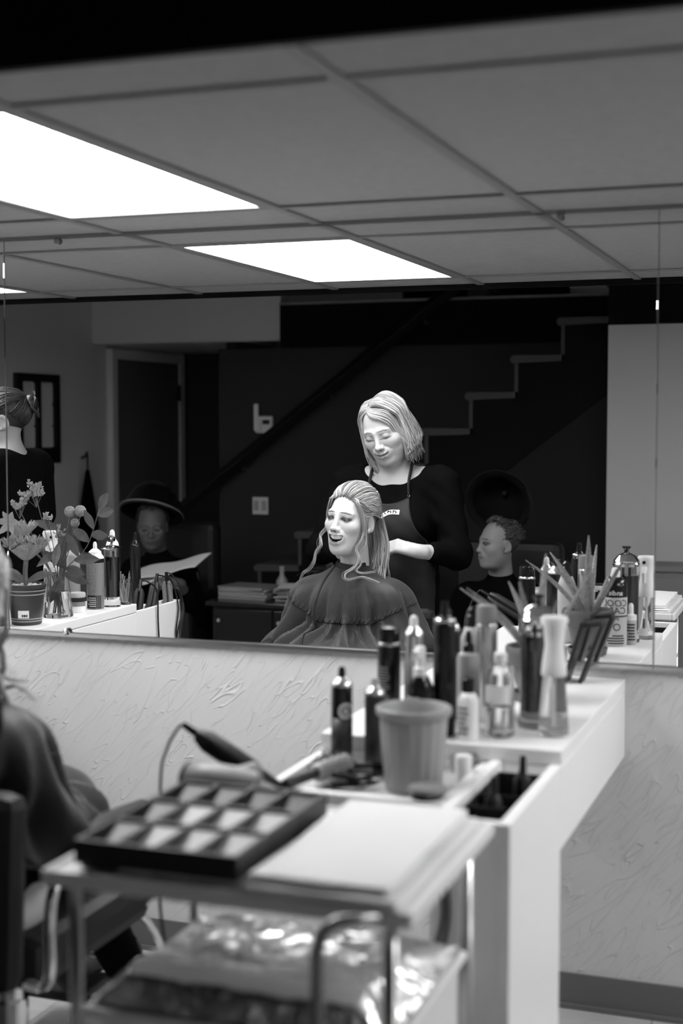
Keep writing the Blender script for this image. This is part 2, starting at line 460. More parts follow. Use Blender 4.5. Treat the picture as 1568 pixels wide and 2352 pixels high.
# wall phone and switch plate on the stair wall
ph = thing('wall_phone', (-3.61, -1.22, 1.50), 'small white cordless phone with stub antenna on the dark wall', 'phone')
MB().box(-3.672, -3.548, -1.22, -1.185, 1.488, 1.60).build('base', M_white, ph, bevel=.012)
MB().box(-3.672, -3.640, -1.19, -1.165, 1.50, 1.68).build('handset', M_white, ph, bevel=.010)
MB().box(-3.615, -3.565, -1.186, -1.182, 1.545, 1.575).build('display', M_ink, ph)
for q in range(6): MB().box(-3.628 + .0, -3.622, -1.186, -1.182, 1.505 + .012*q, 1.512 + .012*q).build('button', M_grey, ph)
sp = thing('switch_plate', (-3.645, -1.22, .955), 'white double switch plate low on the dark wall', 'switch')
MB().box(-3.70, -3.59, -1.22, -1.213, .955, 1.068).build('plate', M_white, sp, bevel=.003)
for x in (-3.672, -3.618): MB().box(x - .016, x + .016, -1.214, -1.207, .98, 1.045).build('rocker', M_lgrey, sp, bevel=.002)
# framed certificate on left wall
pf = thing('picture_frame', (XL, -.48, 1.30), 'black framed panel of six sheets in two columns on the left wall', 'picture frame')
y0, y1, z0, z1 = -.74, -.23, 1.295, 1.865
for b in ((y0, y1, z1 - .05, z1), (y0, y1, z0, z0 + .10), (y0, y0 + .06, z0 + .1, z1 - .05), (y1 - .07, y1, z0 + .1, z1 - .05), (-.51, -.46, z0 + .1, z1 - .05)):
    MB().box(XL, XL + .03, *b).build('frame_bar', M_wooddk, pf, bevel=.003)
for c in range(2):
    for r_ in range(3):
        yy = (y0 + .066, -.515)[c]; 
        ya, yb = ((y0 + .066, -.514), (-.456, y1 - .075))[c]
        MB().box(XL, XL + .012, ya, yb, z0 + .105 + .14*r_, z0 + .232 + .14*r_).build('sheet', M_paint, pf)
pf2 = thing('picture_frame', (-.25, -.2, 1.32), 'narrow black frame at the far right edge on the pale partition wall', 'picture frame')
MB().box(-.36, .14, -.2, -.175, 1.32, 1.76).build('frame_bar', M_wooddk, pf2, bevel=.004)
MB().box(-.31, .09, -.176, -.172, 1.37, 1.71).build('print', M_lgrey, pf2)
# items on the landing seen over the beam
V = []; F = []
def leafblade(mb, base, d, L, wd, droop=.3, n=7, thick=.0012, face=(0, 0, 1)):
    d = Vector(d).normalized(); sd = d.cross(Vector(face))
    sd = sd.normalized() if sd.length > 1e-3 else Vector((1, 0, 0)); base = Vector(base); pts = []
    nu = sd.cross(d).normalized()
    Vv = []; Ff = []
    for i in range(n + 1):
        t = i/n; p = base + d*(L*t) + Vector((0, 0, -droop*L*t*t)); wv = wd*math.sin(math.pi*min(t*.92 + .06, 1))
        Vv += [tuple(p - sd*wv + nu*wd*.18), tuple(p - nu*thick), tuple(p + sd*wv + nu*wd*.18), tuple(p + nu*thick)]
    for i in range(n):
        a = i*4
        for q in range(4): Ff.append((a+q, a+(q+1) % 4, a+4+(q+1) % 4, a+4+q))
    Ff += [(0, 1, 2, 3), tuple(n*4 + q for q in (3, 2, 1, 0))]
    mb.add(Vv, Ff)
up = thing('dried_arrangement', (-2.25, -1.5, 2.32), 'pale dried leafy arrangement on the landing above the black beam', 'plant')
MB().lathe([(.05, 0), (.075, .04), (.07, .09), (.05, .10)], (-2.25, -1.5, 2.32), 16).build('pot', M_grey, up, smooth=True)
m = MB()
for q in range(46):
    a = random.uniform(0, 6.28); leafblade(m, (-2.25, -1.5, 2.41), (math.cos(a), math.sin(a), random.uniform(.1, 1.4)), random.uniform(.10, .24), .02, .5)
m.build('leaves', M_pale, up)
bs = thing('storage_box', (-1.55, -1.5, 2.32), 'white box on the landing at the top of the stairs', 'box')
MB().box(-1.66, -1.42, -1.62, -1.45, 2.32, 2.39).build('body', M_white, bs, bevel=.006)
MB().box(-1.665, -1.415, -1.625, -1.445, 2.39, 2.42).build('lid', M_paper, bs, bevel=.006)

# ================================================================== STYLING STATIONS
CT = .892                      # counter top
def station(dx, label, ys=2.83, sw=.145, pt=.022):
    x0, x1 = -1.06 + dx, -.54 + dx
    t = thing('styling_counter', ((x0+x1)/2, 3.1, 0), label, 'counter', 'white styling counters')
    body = MB().box(x0, x1, ys, WY - .002, CT - .205, CT - .034).build('counter_box', M_lam, t, bevel=.002)
    MB().box(x0, x1, ys, WY - .002, CT - .032, CT).build('counter_top', M_lam, t, bevel=.0025)
    # tool slot over the pedestal
    p = MB().box(x1 - pt, x1, 2.37, ys - .002, 0, CT - .028)
    MB().box(x1 - pt, x1, 2.37, ys - .002, 0, CT - .028).build('pedestal_side', M_lam, t, bevel=.002)
    MB().box(x1 - sw, x1 - sw + pt, 2.37, ys - .002, 0, CT - .028).build('pedestal_side', M_lam, t, bevel=.002)
    MB().box(x1 - sw + pt, x1 - pt, 2.37, 2.392, 0, CT - .028).build('pedestal_front', M_lam, t, bevel=.002)
    MB().box(x1 - sw + pt, x1 - pt, ys - .03, ys - .002, 0, CT - .06).build('pedestal_back', M_lam, t)
    MB().box(x1 - sw + pt, x1 - pt, 2.392, ys - .03, CT - .19, CT - .18).build('slot_floor', M_blkmat, t)
    for yy in (2.392, 2.53, 2.62, ys - .033): MB().box(x1 - sw + pt + .002, x1 - pt - .002, yy, yy + .003, CT - .18, CT - .045).build('slot_divider', M_blkmat, t)
    for a, b in ((x1 - sw + pt, x1 - sw + pt + .003), (x1 - pt - .003, x1 - pt)): MB().box(a, b, 2.395, ys - .033, CT - .18, CT - .045).build('slot_liner', M_blkmat, t)
    # pull-out work tray
    tz = CT - .045
    tr = MB().box(x0, x1 - sw - .002, 2.49, ys - .002, tz - .05, tz - .012).build('work_tray', M_lgrey, t, bevel=.002)
    for b in ((x0, x1 - sw - .002, 2.49, 2.512), (x0, x0 + .022, 2.512, ys - .002), (x1 - sw - .024, x1 - sw - .002, 2.512, ys - .002)):
        MB().box(*b, tz - .012, tz + .010).build('rim', M_lam, tr, bevel=.004)
    MB().box(x0 + .03, x1 - sw - .03, 2.52, ys - .01, tz - .012, tz - .009).build('tray_mat', M_lgrey, tr)
    return t
S1 = station(0, 'white styling counter by the trolley, crowded with sprays and bottles')
S2 = station(-1.92, 'white styling counter at the left of the mirror with plants and hanging cords', 2.745, .07, .014)
TZ = CT - .045 - .009 + .0005

# ---- text
def text_mesh(txt, size, shear=0.):
    c = bpy.data.curves.new('txt', 'FONT'); c.body = txt; c.size = size; c.align_x = 'CENTER'; c.shear = shear; c.extrude = .0004; c.resolution_u = 3
    o = bpy.data.objects.new('txt', c); COL.objects.link(o)
    me = bpy.data.meshes.new_from_object(o.evaluated_get(bpy.context.evaluated_depsgraph_get()))
    V = [tuple(v.co) for v in me.vertices]; F = [list(p.vertices) for p in me.polygons]
    bpy.data.objects.remove(o); bpy.data.curves.remove(c); bpy.data.meshes.remove(me)
    return V, F
def wrap_text(txt, size, cx, cy, z, r, face, m, parent, shear=0., name='lettering'):
    V, F = text_mesh(txt, size, shear)
    out = []
    for x, y, e in V:
        a = face + x/r; rr = r + .0004 + e       # reads correctly from outside
        out.append((cx + rr*math.cos(a), cy + rr*math.sin(a), z + y))
    return mesh_obj(name, out, F, m, parent)
def flat_text(txt, size, org, ux, uz, m, parent, name='lettering', shear=0.):
    V, F = text_mesh(txt, size, shear); ux = Vector(ux); uz = Vector(uz); n = ux.cross(uz).normalized()
    return mesh_obj(name, [tuple(Vector(org) + ux*x + uz*y + n*(e + .0004)) for x, y, e in V], F, m, parent)
def patch(cx, cy, r, z0, z1, a0, a1, m, parent, name='label_print', n=10, th=.0006):
    V = []; F = []
    for i in range(n + 1):
        a = a0 + (a1-a0)*i/n
        for rr in (r + .0001, r + th):
            for z in (z0, z1): V.append((cx + rr*math.cos(a), cy + rr*math.sin(a), z))
    for i in range(n):
        b = i*4; c = b + 4
        F += [(b+2, c+2, c+3, b+3), (b, b+1, c+1, c), (b+1, b+3, c+3, c+1), (b, c, c+2, b+2)]
    F += [(0, 2, 3, 1), (n*4, n*4+1, n*4+3, n*4+2)]
    return mesh_obj(name, V, F, m, parent)
def disc(cx, cy, r, zc, face, rad, m, parent, name='round_emblem', n=20, ring=False):
    V = []; F = []
    for k in range(n):
        a = 2*math.pi*k/n
        for q in ((rad*.72, rad) if ring else (0., rad)):
            t_ = face + q*math.cos(a)/r; V.append((cx + (r+.0006)*math.cos(t_), cy + (r+.0006)*math.sin(t_), zc + q*math.sin(a)))
    for k in range(n): F.append((2*k, 2*k+1, 2*((k+1) % n)+1, 2*((k+1) % n)))
    return mesh_obj(name, V, F, m, parent)
def lines(cx, cy, r, z0, z1, n, face, half, m, parent, seed=1):
    q = random.Random(seed); mb = MB()
    V = []
    for i in range(n):
        z = z0 + (z1-z0)*(i+.2)/n; h = (z1-z0)/n*.5; a1 = face + half*q.uniform(.3, 1); a0 = face - half*q.uniform(.8, 1)
        k = 6; Vv = []; Ff = []
        for j in range(k + 1):
            a = a0 + (a1-a0)*j/k
            for zz in (z, z + h): Vv.append((cx + (r+.0007)*math.cos(a), cy + (r+.0007)*math.sin(a), zz))
        for j in range(k): Ff.append((2*j, 2*j+2, 2*j+3, 2*j+1))
        mb.add(Vv, Ff)
    return mb.build('fine_print', m, parent)

def aerosol(x, y, z, r, h, mbody, mcap, label, group='hair spray cans', cap='nozzle', mshoulder=None, band=None, mband=None, print_=None, collar=True):
    t = thing('spray_can', (x, y, z), label, 'spray can', group)
    hb = h*.80
    MB().lathe([(r*.93, 0), (r, .003), (r, hb), (r*.985, hb + .002)], (x, y, z), 32).build('can_body', mbody, t, angle=40)
    MB().lathe([(r*1.02, hb + .001), (r*1.02, hb + .004), (r*.9, hb + h*.05), (r*.55, hb + h*.09), (r*.5, hb + h*.10)], (x, y, z), 32).build('shoulder', mshoulder or M_sil, t, angle=40)
    if cap == 'nozzle':
        MB().lathe([(r*.42, hb + h*.095), (r*.42, h*.95), (r*.34, h*.985), (r*.1, h)], (x, y, z), 20).build('nozzle', mcap, t, angle=40)
    elif cap == 'spout':
        n = MB().lathe([(r*.36, hb + h*.095), (r*.36, h*.955), (r*.26, h)], (x, y, z), 18); n.box(x - r*.12, x + r*.12, y, y + r*.5, z + h*.93, z + h*.965)
        n.build('nozzle', mcap, t, angle=40)
    else:
        MB().lathe([(r*.95, hb + .004), (r*.95, h*.96), (r*.88, h*.99), (r*.3, h)], (x, y, z), 28).build('cap', mcap, t, angle=40)
    if band:
        for (b0, b1) in band: MB().lathe([(r+.0006, b0*h), (r+.0006, b1*h)], (x, y, z), 32).build('label_band', mband, t, smooth=True)
    if print_:
        face, seed = print_
        lines(x, y, r, z + h*.12, z + h*.6, 16, face, .6, M_grey, t, seed)
    return t
def fine_mist(x, y, z, label, h=.255, r=.032, face=-90):
    t = thing('spray_bottle', (x, y, z), label, 'spray bottle', 'continuous mist spray bottles')
    MB().lathe([(r*.8, 0), (r*1.02, .006), (r, .03), (r*.80, h*.42), (r*.72, h*.50), (.014, h*.51)], (x, y, z), 28).build('bottle', M_clear, t, angle=50)
    MB().lathe([(.003, .02), (.003, h*.5)], (x, y, z), 8).build('dip_tube', M_white, t)
    hd = MB().lathe([(r*.80, h*.505), (r*.86, h*.52), (r*.80, h*.60), (r*.62, h*.76), (r*.72, h*.9), (r*.92, h*.97), (r*.82, h)], (x, y, z), 28)
    hd.build('spray_head', M_white, t, angle=50)
    fv = Vector((math.cos(R(face)), math.sin(R(face)), 0))
    MB().tube([Vector((x, y, z + h*.93)) + fv*r*.6, Vector((x, y, z + h*.93)) + fv*r*1.0], .005, 12).build('nozzle', M_blk, t)
    MB().tube([Vector((x, y, z + h*.87)) + fv*r*.62, Vector((x, y, z + h*.80)) + fv*r*1.0, Vector((x, y, z + h*.68)) + fv*r*.85], [.008, .007, .004], 10).build('trigger', M_white, t)
    patch(x, y, r*1.0, z + .012, z + .035, R(face) - .5, R(face) + .5, M_paper, t, 'price_sticker')
    return t
def jar(x, y, z, label, h=.29, r=.038, knob='post'):
    t = thing('disinfectant_jar', (x, y, z), label, 'jar', 'tall disinfectant jars')
    MB().lathe([(r*1.1, 0), (r*1.12, .012), (r*1.02, .022), (r, .03), (r, h*.80), (r*.93, h*.80), (r*.93, .034), (.002, .032)], (x, y, z), 36).build('glass', M_glass, t, angle=50)
    MB().lathe([(r*.955, .036), (r*.955, h*.70)], (x, y, z), 32).build('liquid', M_blue, t, angle=50)
    if knob == 'post':
        MB().lathe([(r*1.08, h*.795), (r*1.1, h*.82), (r*1.02, h*.835), (r*1.04, h*.85), (r*.7, h*.905), (r*.3, h*.93)], (x, y, z), 32).build('lid', M_chrome, t, angle=35)
        MB().lathe([(.008, h*.92), (.007, h*.965), (.013, h*.985), (.014, h)], (x, y, z), 18).build('knob', M_blk, t, angle=40)
    else:
        MB().lathe([(r*.95, h*.80), (r*1.32, h*.81), (r*1.34, h*.822), (r*1.0, h*.845), (r*.25, h*.86)], (x, y, z), 32).build('lid', M_chrome, t, angle=35)
        MB().lathe([(.006, h*.86), (.005, h*.89), (.014, h*.92), (.017, h*.95), (.012, h*.985), (.003, h)], (x, y, z), 18).build('knob', M_glass, t, smooth=True)
    for a in (.5, 2.4): 
        MB().box(x + .012*math.cos(a) - .004, x + .012*math.cos(a) + .004, y + .01*math.sin(a) - .002, y + .01*math.sin(a) + .002, z + .04, z + h*.78).build('comb', M_blkmat, t)
    return t
def bottle(x, y, z, prof, m, label, cap=None, mcap=None, n=26, name='bottle', cat='bottle', group=None, extra=None):
    t = thing(name, (x, y, z), label, cat, group)
    MB().lathe(prof, (x, y, z), n).build('body', m, t, angle=45)
    if cap: MB().lathe(cap, (x, y, z), 20).build('cap', mcap, t, angle=40)
    return t

z = CT + .0005
# ---- right counter
fine_mist(-.584, 2.968, z, 'white headed clear mist bottle nearest the counter front, in front of the jar', face=100)
jar(-.635, 3.045, z, 'tall dark disinfectant jar with chrome domed lid on the right counter')
t = thing('spray_can', (-.655, 3.13, z), 'two tone clipper coolant can with bold slanted lettering beside the aloe', 'spray can', 'hair spray cans')
x, y, r = -.655, 3.13, .036
MB().lathe([(r*.93, 0), (r, .003), (r, .168), (r*.98, .170)], (x, y, z), 36).build('can_body', M_yel, t, angle=40)
MB().lathe([(r*1.0, .146), (r*1.005, .150), (r*1.0, .178), (r*.86, .196), (r*.55, .205)], (x, y, z), 36).build('shoulder', M_blk, t, angle=40)
MB().lathe([(r*1.02, .088), (r*1.02, .092)], (x, y, z), 36).build('black_band', M_ink, t, smooth=True)
MB().lathe([(r*.40, .204), (r*.40, .222), (r*.25, .232)], (x, y, z), 18).build('nozzle', M_white, t, angle=40)
wrap_text('andis', .021, x, y, z + .153, r*1.005, R(78), M_inkw, t)
wrap_text('COOL', .028, x, y, z + .120, r, R(78), M_ink, t, shear=.15)
wrap_text('CARE', .028, x, y, z + .098, r, R(78), M_ink, t, shear=.15)
wrap_text('plus', .012, x, y, z + .080, r, R(78), M_ink, t)
disc(x, y, r, z + .058, R(72), .011, M_ink, t, 'round_seal', ring=True)
lines(x, y, r, z + .006, z + .036, 4, R(78), .8, M_ink, t, 5)
b = bottle(-.612, 3.10, z, [(.015, 0), (.0175, .003), (.0175, .072), (.016, .078), (.008, .082)], M_lgrey, 'tiny white capped oil bottle between the coolant can and the jar', [(.0175, .074), (.0175, .088), (.008, .092), (.0075, .118), (.004, .124)], M_white)
lines(-.612, 3.10, .0175, z + .012, z + .066, 6, R(85), .9, M_ink, b, 8)
aerosol(-.755, 3.065, z, .024, .262, M_sil, M_grey, 'silver spray can with dark grey cap', cap='cap')
aerosol(-.845, 3.06, z, .030, .250, M_blk, M_blk, 'fat black can with silver shoulder behind the ribbed beaker', print_=(R(-100), 3))
bt = bottle(-.802, 3.125, z, [(.024, 0), (.027, .004), (.027, .175), (.018, .20), (.013, .205)], M_lgrey, 'light grey bottle with black screw cap behind the black cans', [(.017, .20), (.017, .226), (.013, .23), (.013, .24), (.006, .247)], M_blk)
aerosol(-.895, 2.97, z, .021, .243, M_sil, M_white, 'slim silver can with white nozzle, leftmost of the silver ones')
aerosol(-.955, 2.98, z, .026, .215, M_blk, M_blk, 'black can with rounded black cap at the left end of the row', cap='cap', print_=(R(-100), 4))
t = aerosol(-.805, 2.90, z, .024, .285, M_blk, M_blk, 'tall black can with bright collar ring in the middle of the row', cap='spout', mshoulder=M_blk)
MB().lathe([(.0225, .242), (.024, .246), (.0225, .250)], (-.805, 2.90, z), 24).build('collar_ring', M_chrome, t, smooth=True)
t = thing('spray_bottle', (-.850, 2.868, z), 'short dark bottle with white trigger sprayer', 'spray bottle')
MB().lathe([(.026, 0), (.029, .004), (.029, .105), (.018, .128), (.012, .13)], (-.850, 2.868, z), 24).build('bottle', M_blk, t, angle=40)
sp = MB().lathe([(.014, .128), (.014, .146), (.010, .150), (.012, .186), (.009, .192)], (-.850, 2.868, z), 18); sp.box(-.856, -.844, 2.83, 2.865, z + .170, z + .186)
sp.build('sprayer', M_white, t, angle=40)
wrap_text('SEXY', .03, -.850, 2.868, z + .03, .029, R(-105), M_inkw, t) if False else lines(-.850, 2.868, .029, z + .02, z + .09, 9, R(-110), .6, M_lgrey, t, 2)
t = bottle(-.770, 2.965, z, [(.022, 0), (.025, .004), (.025, .155), (.022, .165), (.012, .17)], M_smoke, 'grey bottle with black pump cap behind the water bottle', [(.013, .168), (.012, .185), (.007, .19), (.007, .205), (.004, .215)], M_blk)
# water bottle
x, y = -.690, 2.925
t = thing('water_bottle', (x, y, z), 'clear ribbed plastic water bottle with white cap, half full', 'water bottle')
pr = [(.024, 0), (.031, .004)]
for q in range(5): pr += [(.0315, .010 + .011*q), (.0295, .0155 + .011*q)]
pr += [(.0315, .070), (.0315, .118), (.030, .132), (.022, .150), (.0125, .160), (.0125, .166)]
MB().lathe(pr, (x, y, z), 28).build('bottle', M_clear, t, smooth=True)
MB().lathe([(.027, .003), (.0285, .008), (.0285, .066)], (x, y, z), 24).build('water', M_water, t, angle=40)
MB().lathe([(.0142, .158), (.0142, .176), (.0125, .178)], (x, y, z), 22).build('cap', M_white, t, angle=40)
patch(x, y, .0317, z + .074, z + .112, R(-150), R(-40), M_paper, t, 'paper_label')
t = bottle(-.745, 2.868, z, [(.020, 0), (.0225, .003), (.0225, .085), (.014, .10), (.010, .102)], M_white, 'small white labelled bottle with black cap right of the ribbed beaker', [(.013, .100), (.013, .128), (.011, .130)], M_blk)
lines(-.745, 2.868, .0225, z + .012, z + .075, 6, R(-105), .7, M_grey, t, 12)
# black tabletop frame by the wall, seen edge on
t = thing('tabletop_mirror', (-.61, 3.62, z), 'black tabletop frame leaning beside the clay pot, seen edge on', 'frame')
MB().box(-.683, -.673, 3.57, 3.655, z + .001, z + .165, tilt=(R(16), 'Y'), piv=(-.678, 3.58, z)).build('front_panel', M_blkmat, t, bevel=.002)
MB().box(-.645, -.635, 3.585, 3.64, z + .001, z + .160, tilt=(R(20), 'Y'), piv=(-.640, 3.58, z)).build('easel_leg', M_blkmat, t, bevel=.002)
MB().box(-.640, -.585, 3.585, 3.64, z + .146, z + .158, tilt=(R(-8), 'Y')).build('hinge_bar', M_blkmat, t, bevel=.002)
# aloe in clay pot
ax, ay = -.700, 3.338
t = thing('potted_aloe', (ax, ay, z), 'spiky aloe in a plain clay pot with saucer on the right counter', 'potted plant')
MB().lathe([(.042, .0), (.054, .004), (.058, .022), (.054, .022), (.048, .010), (.002, .008)], (ax, ay, z), 32).build('saucer', M_terra, t, angle=50)
MB().lathe([(.038, .010), (.043, .016), (.057, .088), (.069, .088), (.073, .094), (.074, .128), (.071, .132), (.063, .130), (.059, .112), (.002, .110)], (ax, ay, z), 36).build('pot', M_terra, t, angle=40)
MB().lathe([(.059, .108), (.059, .116), (.03, .122), (.002, .124)], (ax, ay, z), 24).build('soil', M_gravel, t)
def aloe_leaf(tip, wd, curve=0.):
    base = Vector((ax, ay, z + .112)); tip = Vector(tip); hor = Vector((tip.x - ax, tip.y - ay, 0)); base = base + hor.normalized()*.014
    d = (tip - base); L = d.length; d = d/L
    sd = d.cross(Vector((0, 0, 1))); sd = sd.normalized() if sd.length > .05 else Vector((1, 0, 0)); nu = sd.cross(d)
    n = 12; V = []; F = []
    for i in range(n + 1):
        q = i/n; p = base + d*L*q + nu*(curve*L*math.sin(math.pi*q)); wv = wd*(1 - q**2.2) + .0016; th = wv*.62
        V += [tuple(p - sd*wv + nu*wv*.30), tuple(p - sd*wv*.6 - nu*th*.6), tuple(p - nu*th), tuple(p + sd*wv*.6 - nu*th*.6), tuple(p + sd*wv + nu*wv*.30), tuple(p + nu*th*.25)]
    for i in range(n):
        for k in range(6): F.append((i*6+k, i*6+(k+1) % 6, i*6+6+(k+1) % 6, i*6+6+k))
    F += [tuple(range(6))[::-1], tuple(n*6+k for k in range(6))]
    mesh_obj('leaf', V, F, M_leaf, t, smooth=True)
for tip, wd, cv in (((-.885, 3.323, 1.157), .0115, .05), ((-.838, 3.205, 1.172), .0120, .05), ((-.690, 3.395, 1.240), .0125, .0), ((-.705, 3.170, 1.195), .0085, .0), ((-.580, 3.382, 1.200), .0115, .0),
                    ((-.790, 3.43, 1.165), .0115, .06), ((-.640, 3.29, 1.140), .0090, .0)):
    aloe_leaf(tip, wd, cv)

# ---- work tray of the right station
aerosol(-1.000, 2.795, TZ, .0225, .205, M_blk, M_blk, 'slim tall black can with round white emblem on the work tray', cap='spout', band=[(.14, .48)], mband=mat('dark_grey_print', .05, .4))

cn = [o for o in COL.objects if o.get('label', '').startswith('slim tall black can')][0]
disc(-1.0, 2.795, .0232, TZ + .115, R(-48), .017, M_paper, cn); disc(-1.0, 2.795, .0236, TZ + .115, R(-48), .010, M_ink, cn, 'emblem_ring', ring=True)
aerosol(-.925, 2.79, TZ, .0215, .190, mat('dark_brown_print', .03, .3), M_lgrey, 'plain dark can with pale nozzle on the work tray, left of the beaker')
bx, by = -.795, 2.64
t = thing('ribbed_beaker', (bx, by, TZ), 'large frosted grey ribbed beaker standing on the work tray', 'beaker')
V = []; F = []; n = 72
prof = [(.052, 0, 0), (.055, .002, .6), (.063, .10, 1), (.066, .145, .6), (.072, .148, 0), (.0745, .155, 0), (.074, .163, 0), (.070, .165, 0), (.066, .160, 0), (.061, .10, 0), (.052, .004, 0), (.001, .003, 0)]
for r, zz, k in prof:
    for i in range(n):
        a = 2*math.pi*i/n; rr = r + k*.0014*math.cos(18*a); V.append((bx + rr*math.cos(a), by + rr*math.sin(a), TZ + zz))
for j in range(len(prof) - 1):
    for i in range(n): F.append((j*n+i, j*n+(i+1) % n, (j+1)*n+(i+1) % n, (j+1)*n+i))
F += [list(range(n))[::-1], [(len(prof)-1)*n+i for i in range(n)]]
mesh_obj('cup_wall', V, F, M_smoke, t, angle=50)
MB().lathe([(.050, .005), (.053, .02), (.055, .055), (.055, .058)], (bx, by, TZ), 28).build('contents', M_grey, t, angle=40)
# flat round tin on the rim
RZ = CT - .045 + .010
t = thing('round_tin', (-.735, 2.525, RZ), 'low round dark tin with shiny lid at the tray corner', 'tin')
MB().lathe([(.030, 0), (.033, .003), (.033, .012)], (-.735, 2.525, RZ), 28).build('base', M_blk, t, angle=40)
MB().lathe([(.034, .011), (.035, .014), (.034, .020), (.028, .022)], (-.735, 2.525, RZ), 28).build('lid', M_grey, t, angle=40)
# round brush lying over the tray front edge
def round_brush(a, b, r, label, mb=M_lgrey, mh=M_blkmat):
    a, b = Vector(a), Vector(b); t = thing('round_brush', a, label, 'brush', 'brushes on the work tray')
    m1 = a.lerp(b, .48)
    MB().tube([a, a.lerp(b, .03), m1], [r*.5, r*.62, r*.5], 14).build('handle', mh, t, angle=40)
    MB().tube([m1, a.lerp(b, .52), a.lerp(b, .97), b], [r*.7, r, r, r*.7], 20).build('barrel', mb, t, angle=40)
    m = MB(); ax_ = (b-a).normalized(); q = random.Random(3); sd = ax_.orthogonal().normalized(); up_ = ax_.cross(sd)
    for i in range(120):
        an = i*2.4; p = m1.lerp(b, .06 + .88*i/120); dd = sd*math.cos(an) + up_*math.sin(an); m.tube([p + dd*r*.9, p + dd*r*1.5], .0009, 3)
    m.build('bristles', M_grey, t)
    return t
round_brush((-1.0, 2.475, RZ + .013), (-.955, 2.70, TZ + .028), .019, 'pale round brush lying across the front rim of the work tray')
round_brush((-.86, 2.735, TZ + .018), (-1.03, 2.70, TZ + .017), .013, 'dark round brush lying behind the pale one on the tray', M_blkmat)
for i, (px, py, an, lab) in enumerate(((-.905, 2.60, .5, 'black sectioning clip left of the beaker foot'), (-.90, 2.66, 1.1, 'black sectioning clip behind the first clip'), (-.985, 2.745, -.3, 'black sectioning clip beside the slim black can'), (-.86, 2.72, .2, 'black sectioning clip beside the plain dark can'))):
    t = thing('hair_clip', (px, py, TZ), lab, 'hair clip', 'sectioning clips on the tray')
    dv = Vector((math.cos(an), math.sin(an), 0)); p = Vector((px, py, TZ + .009))
    MB().tube([p - dv*.045, p, p + dv*.045], [.009, .0085, .003], 8, .6).build('lower_jaw', M_blk, t, angle=50)
    MB().tube([p - dv*.045 + Vector((0, 0, .022)), p + Vector((0, 0, .012)), p + dv*.045 + Vector((0, 0, .005))], [.009, .008, .003], 8, .6).build('upper_jaw', M_blk, t, angle=50)
def small_jar(x, y, zz, r, h, label, mb=M_white, ml=M_white):
    t = thing('cream_jar', (x, y, zz), label, 'jar', 'cream jars')
    MB().lathe([(r*.94, 0), (r, .003), (r, h*.62), (r*.9, h*.64)], (x, y, zz), 28).build('pot', mb, t, angle=40)
    MB().lathe([(r*1.02, h*.64), (r*1.02, h*.95), (r*.95, h)], (x, y, zz), 28).build('lid', ml, t, angle=40)
    return t
small_jar(-.722, 2.745, TZ, .017, .05, 'little white cream jar right of the beaker on the tray')
t = thing('hair_roller', (-.735, 2.80, TZ), 'short dark hair roller on the tray beside the water bottle', 'hair roller')
MB().tube([(-.755, 2.79, TZ + .019), (-.715, 2.82, TZ + .019)], .018, 18).build('barrel', M_grey, t, angle=40)
m = MB()
for i in range(10):
    a = i*.628
    m.tube([Vector((-.755, 2.79, TZ + .019)) + Vector((-.6*math.sin(a)*.0186, .8*math.sin(a)*.0186, math.cos(a)*.0186)), Vector((-.715, 2.82, TZ + .019)) + Vector((-.6*math.sin(a)*.0186, .8*math.sin(a)*.0186, math.cos(a)*.0186))], .0016, 4)
m.build('ridges', M_blkmat, t)
# hot tools
def flat_iron(p, d, label, L=.26, mh=M_blkmat, opening=.05, cord=None, th=1.):
    p = Vector(p); d = Vector(d).normalized(); t = thing('flat_iron', p, label, 'flat iron', 'hot styling tools')
    sd = d.cross(Vector((.3, .9, .1))).normalized()
    for s_ in (-1, 1):
        a = p; mid = p + d*L*.5 + sd*s_*(.010 + opening*.3); e = p + d*L + sd*s_*(.008 + opening*.5)
        MB().tube([a + sd*s_*.006, p + d*L*.1 + sd*s_*.010, mid, p + d*L*.55 + sd*s_*(.01 + opening*.32)], [.008*th, .013*th, .013*th, .012*th], 12, .7).build('handle', mh, t, angle=50)
        MB().tube([p + d*L*.55 + sd*s_*(.01 + opening*.32), e], [.013, .012], 12, .55).build('plate_arm', mh, t, angle=50)
    MB().tube([p - d*.035, p + d*.01], [.006, .009], 10).build('strain_relief', M_blk, t, angle=50)
    if cord: MB().tube(spline([p - d*.03] + cord, 10), .0032, 6).build('cord', M_cord, t, smooth=True)
    return t
flat_iron((-1.195, 2.50, CT + .055), (.190, -.0, -.105), 'black curling iron with looping cord leaning on the tray corner', .25, opening=0., th=1.45,
          cord=[(-1.235, 2.50, CT + .066), (-1.262, 2.50, CT + .02), (-1.282, 2.51, CT - .06), (-1.285, 2.52, CT - .35), (-1.22, 2.6, .02)])
flat_iron((-.600, 2.74, CT - .03), (0, -.10, -1), 'dark flat iron standing upright in the slot of the right counter', .14, opening=.0)
flat_iron((-.625, 2.60, CT - .04), (0, -.2, -1), 'short dark flat iron sunk deep in the slot of the right counter', .13, opening=.0)

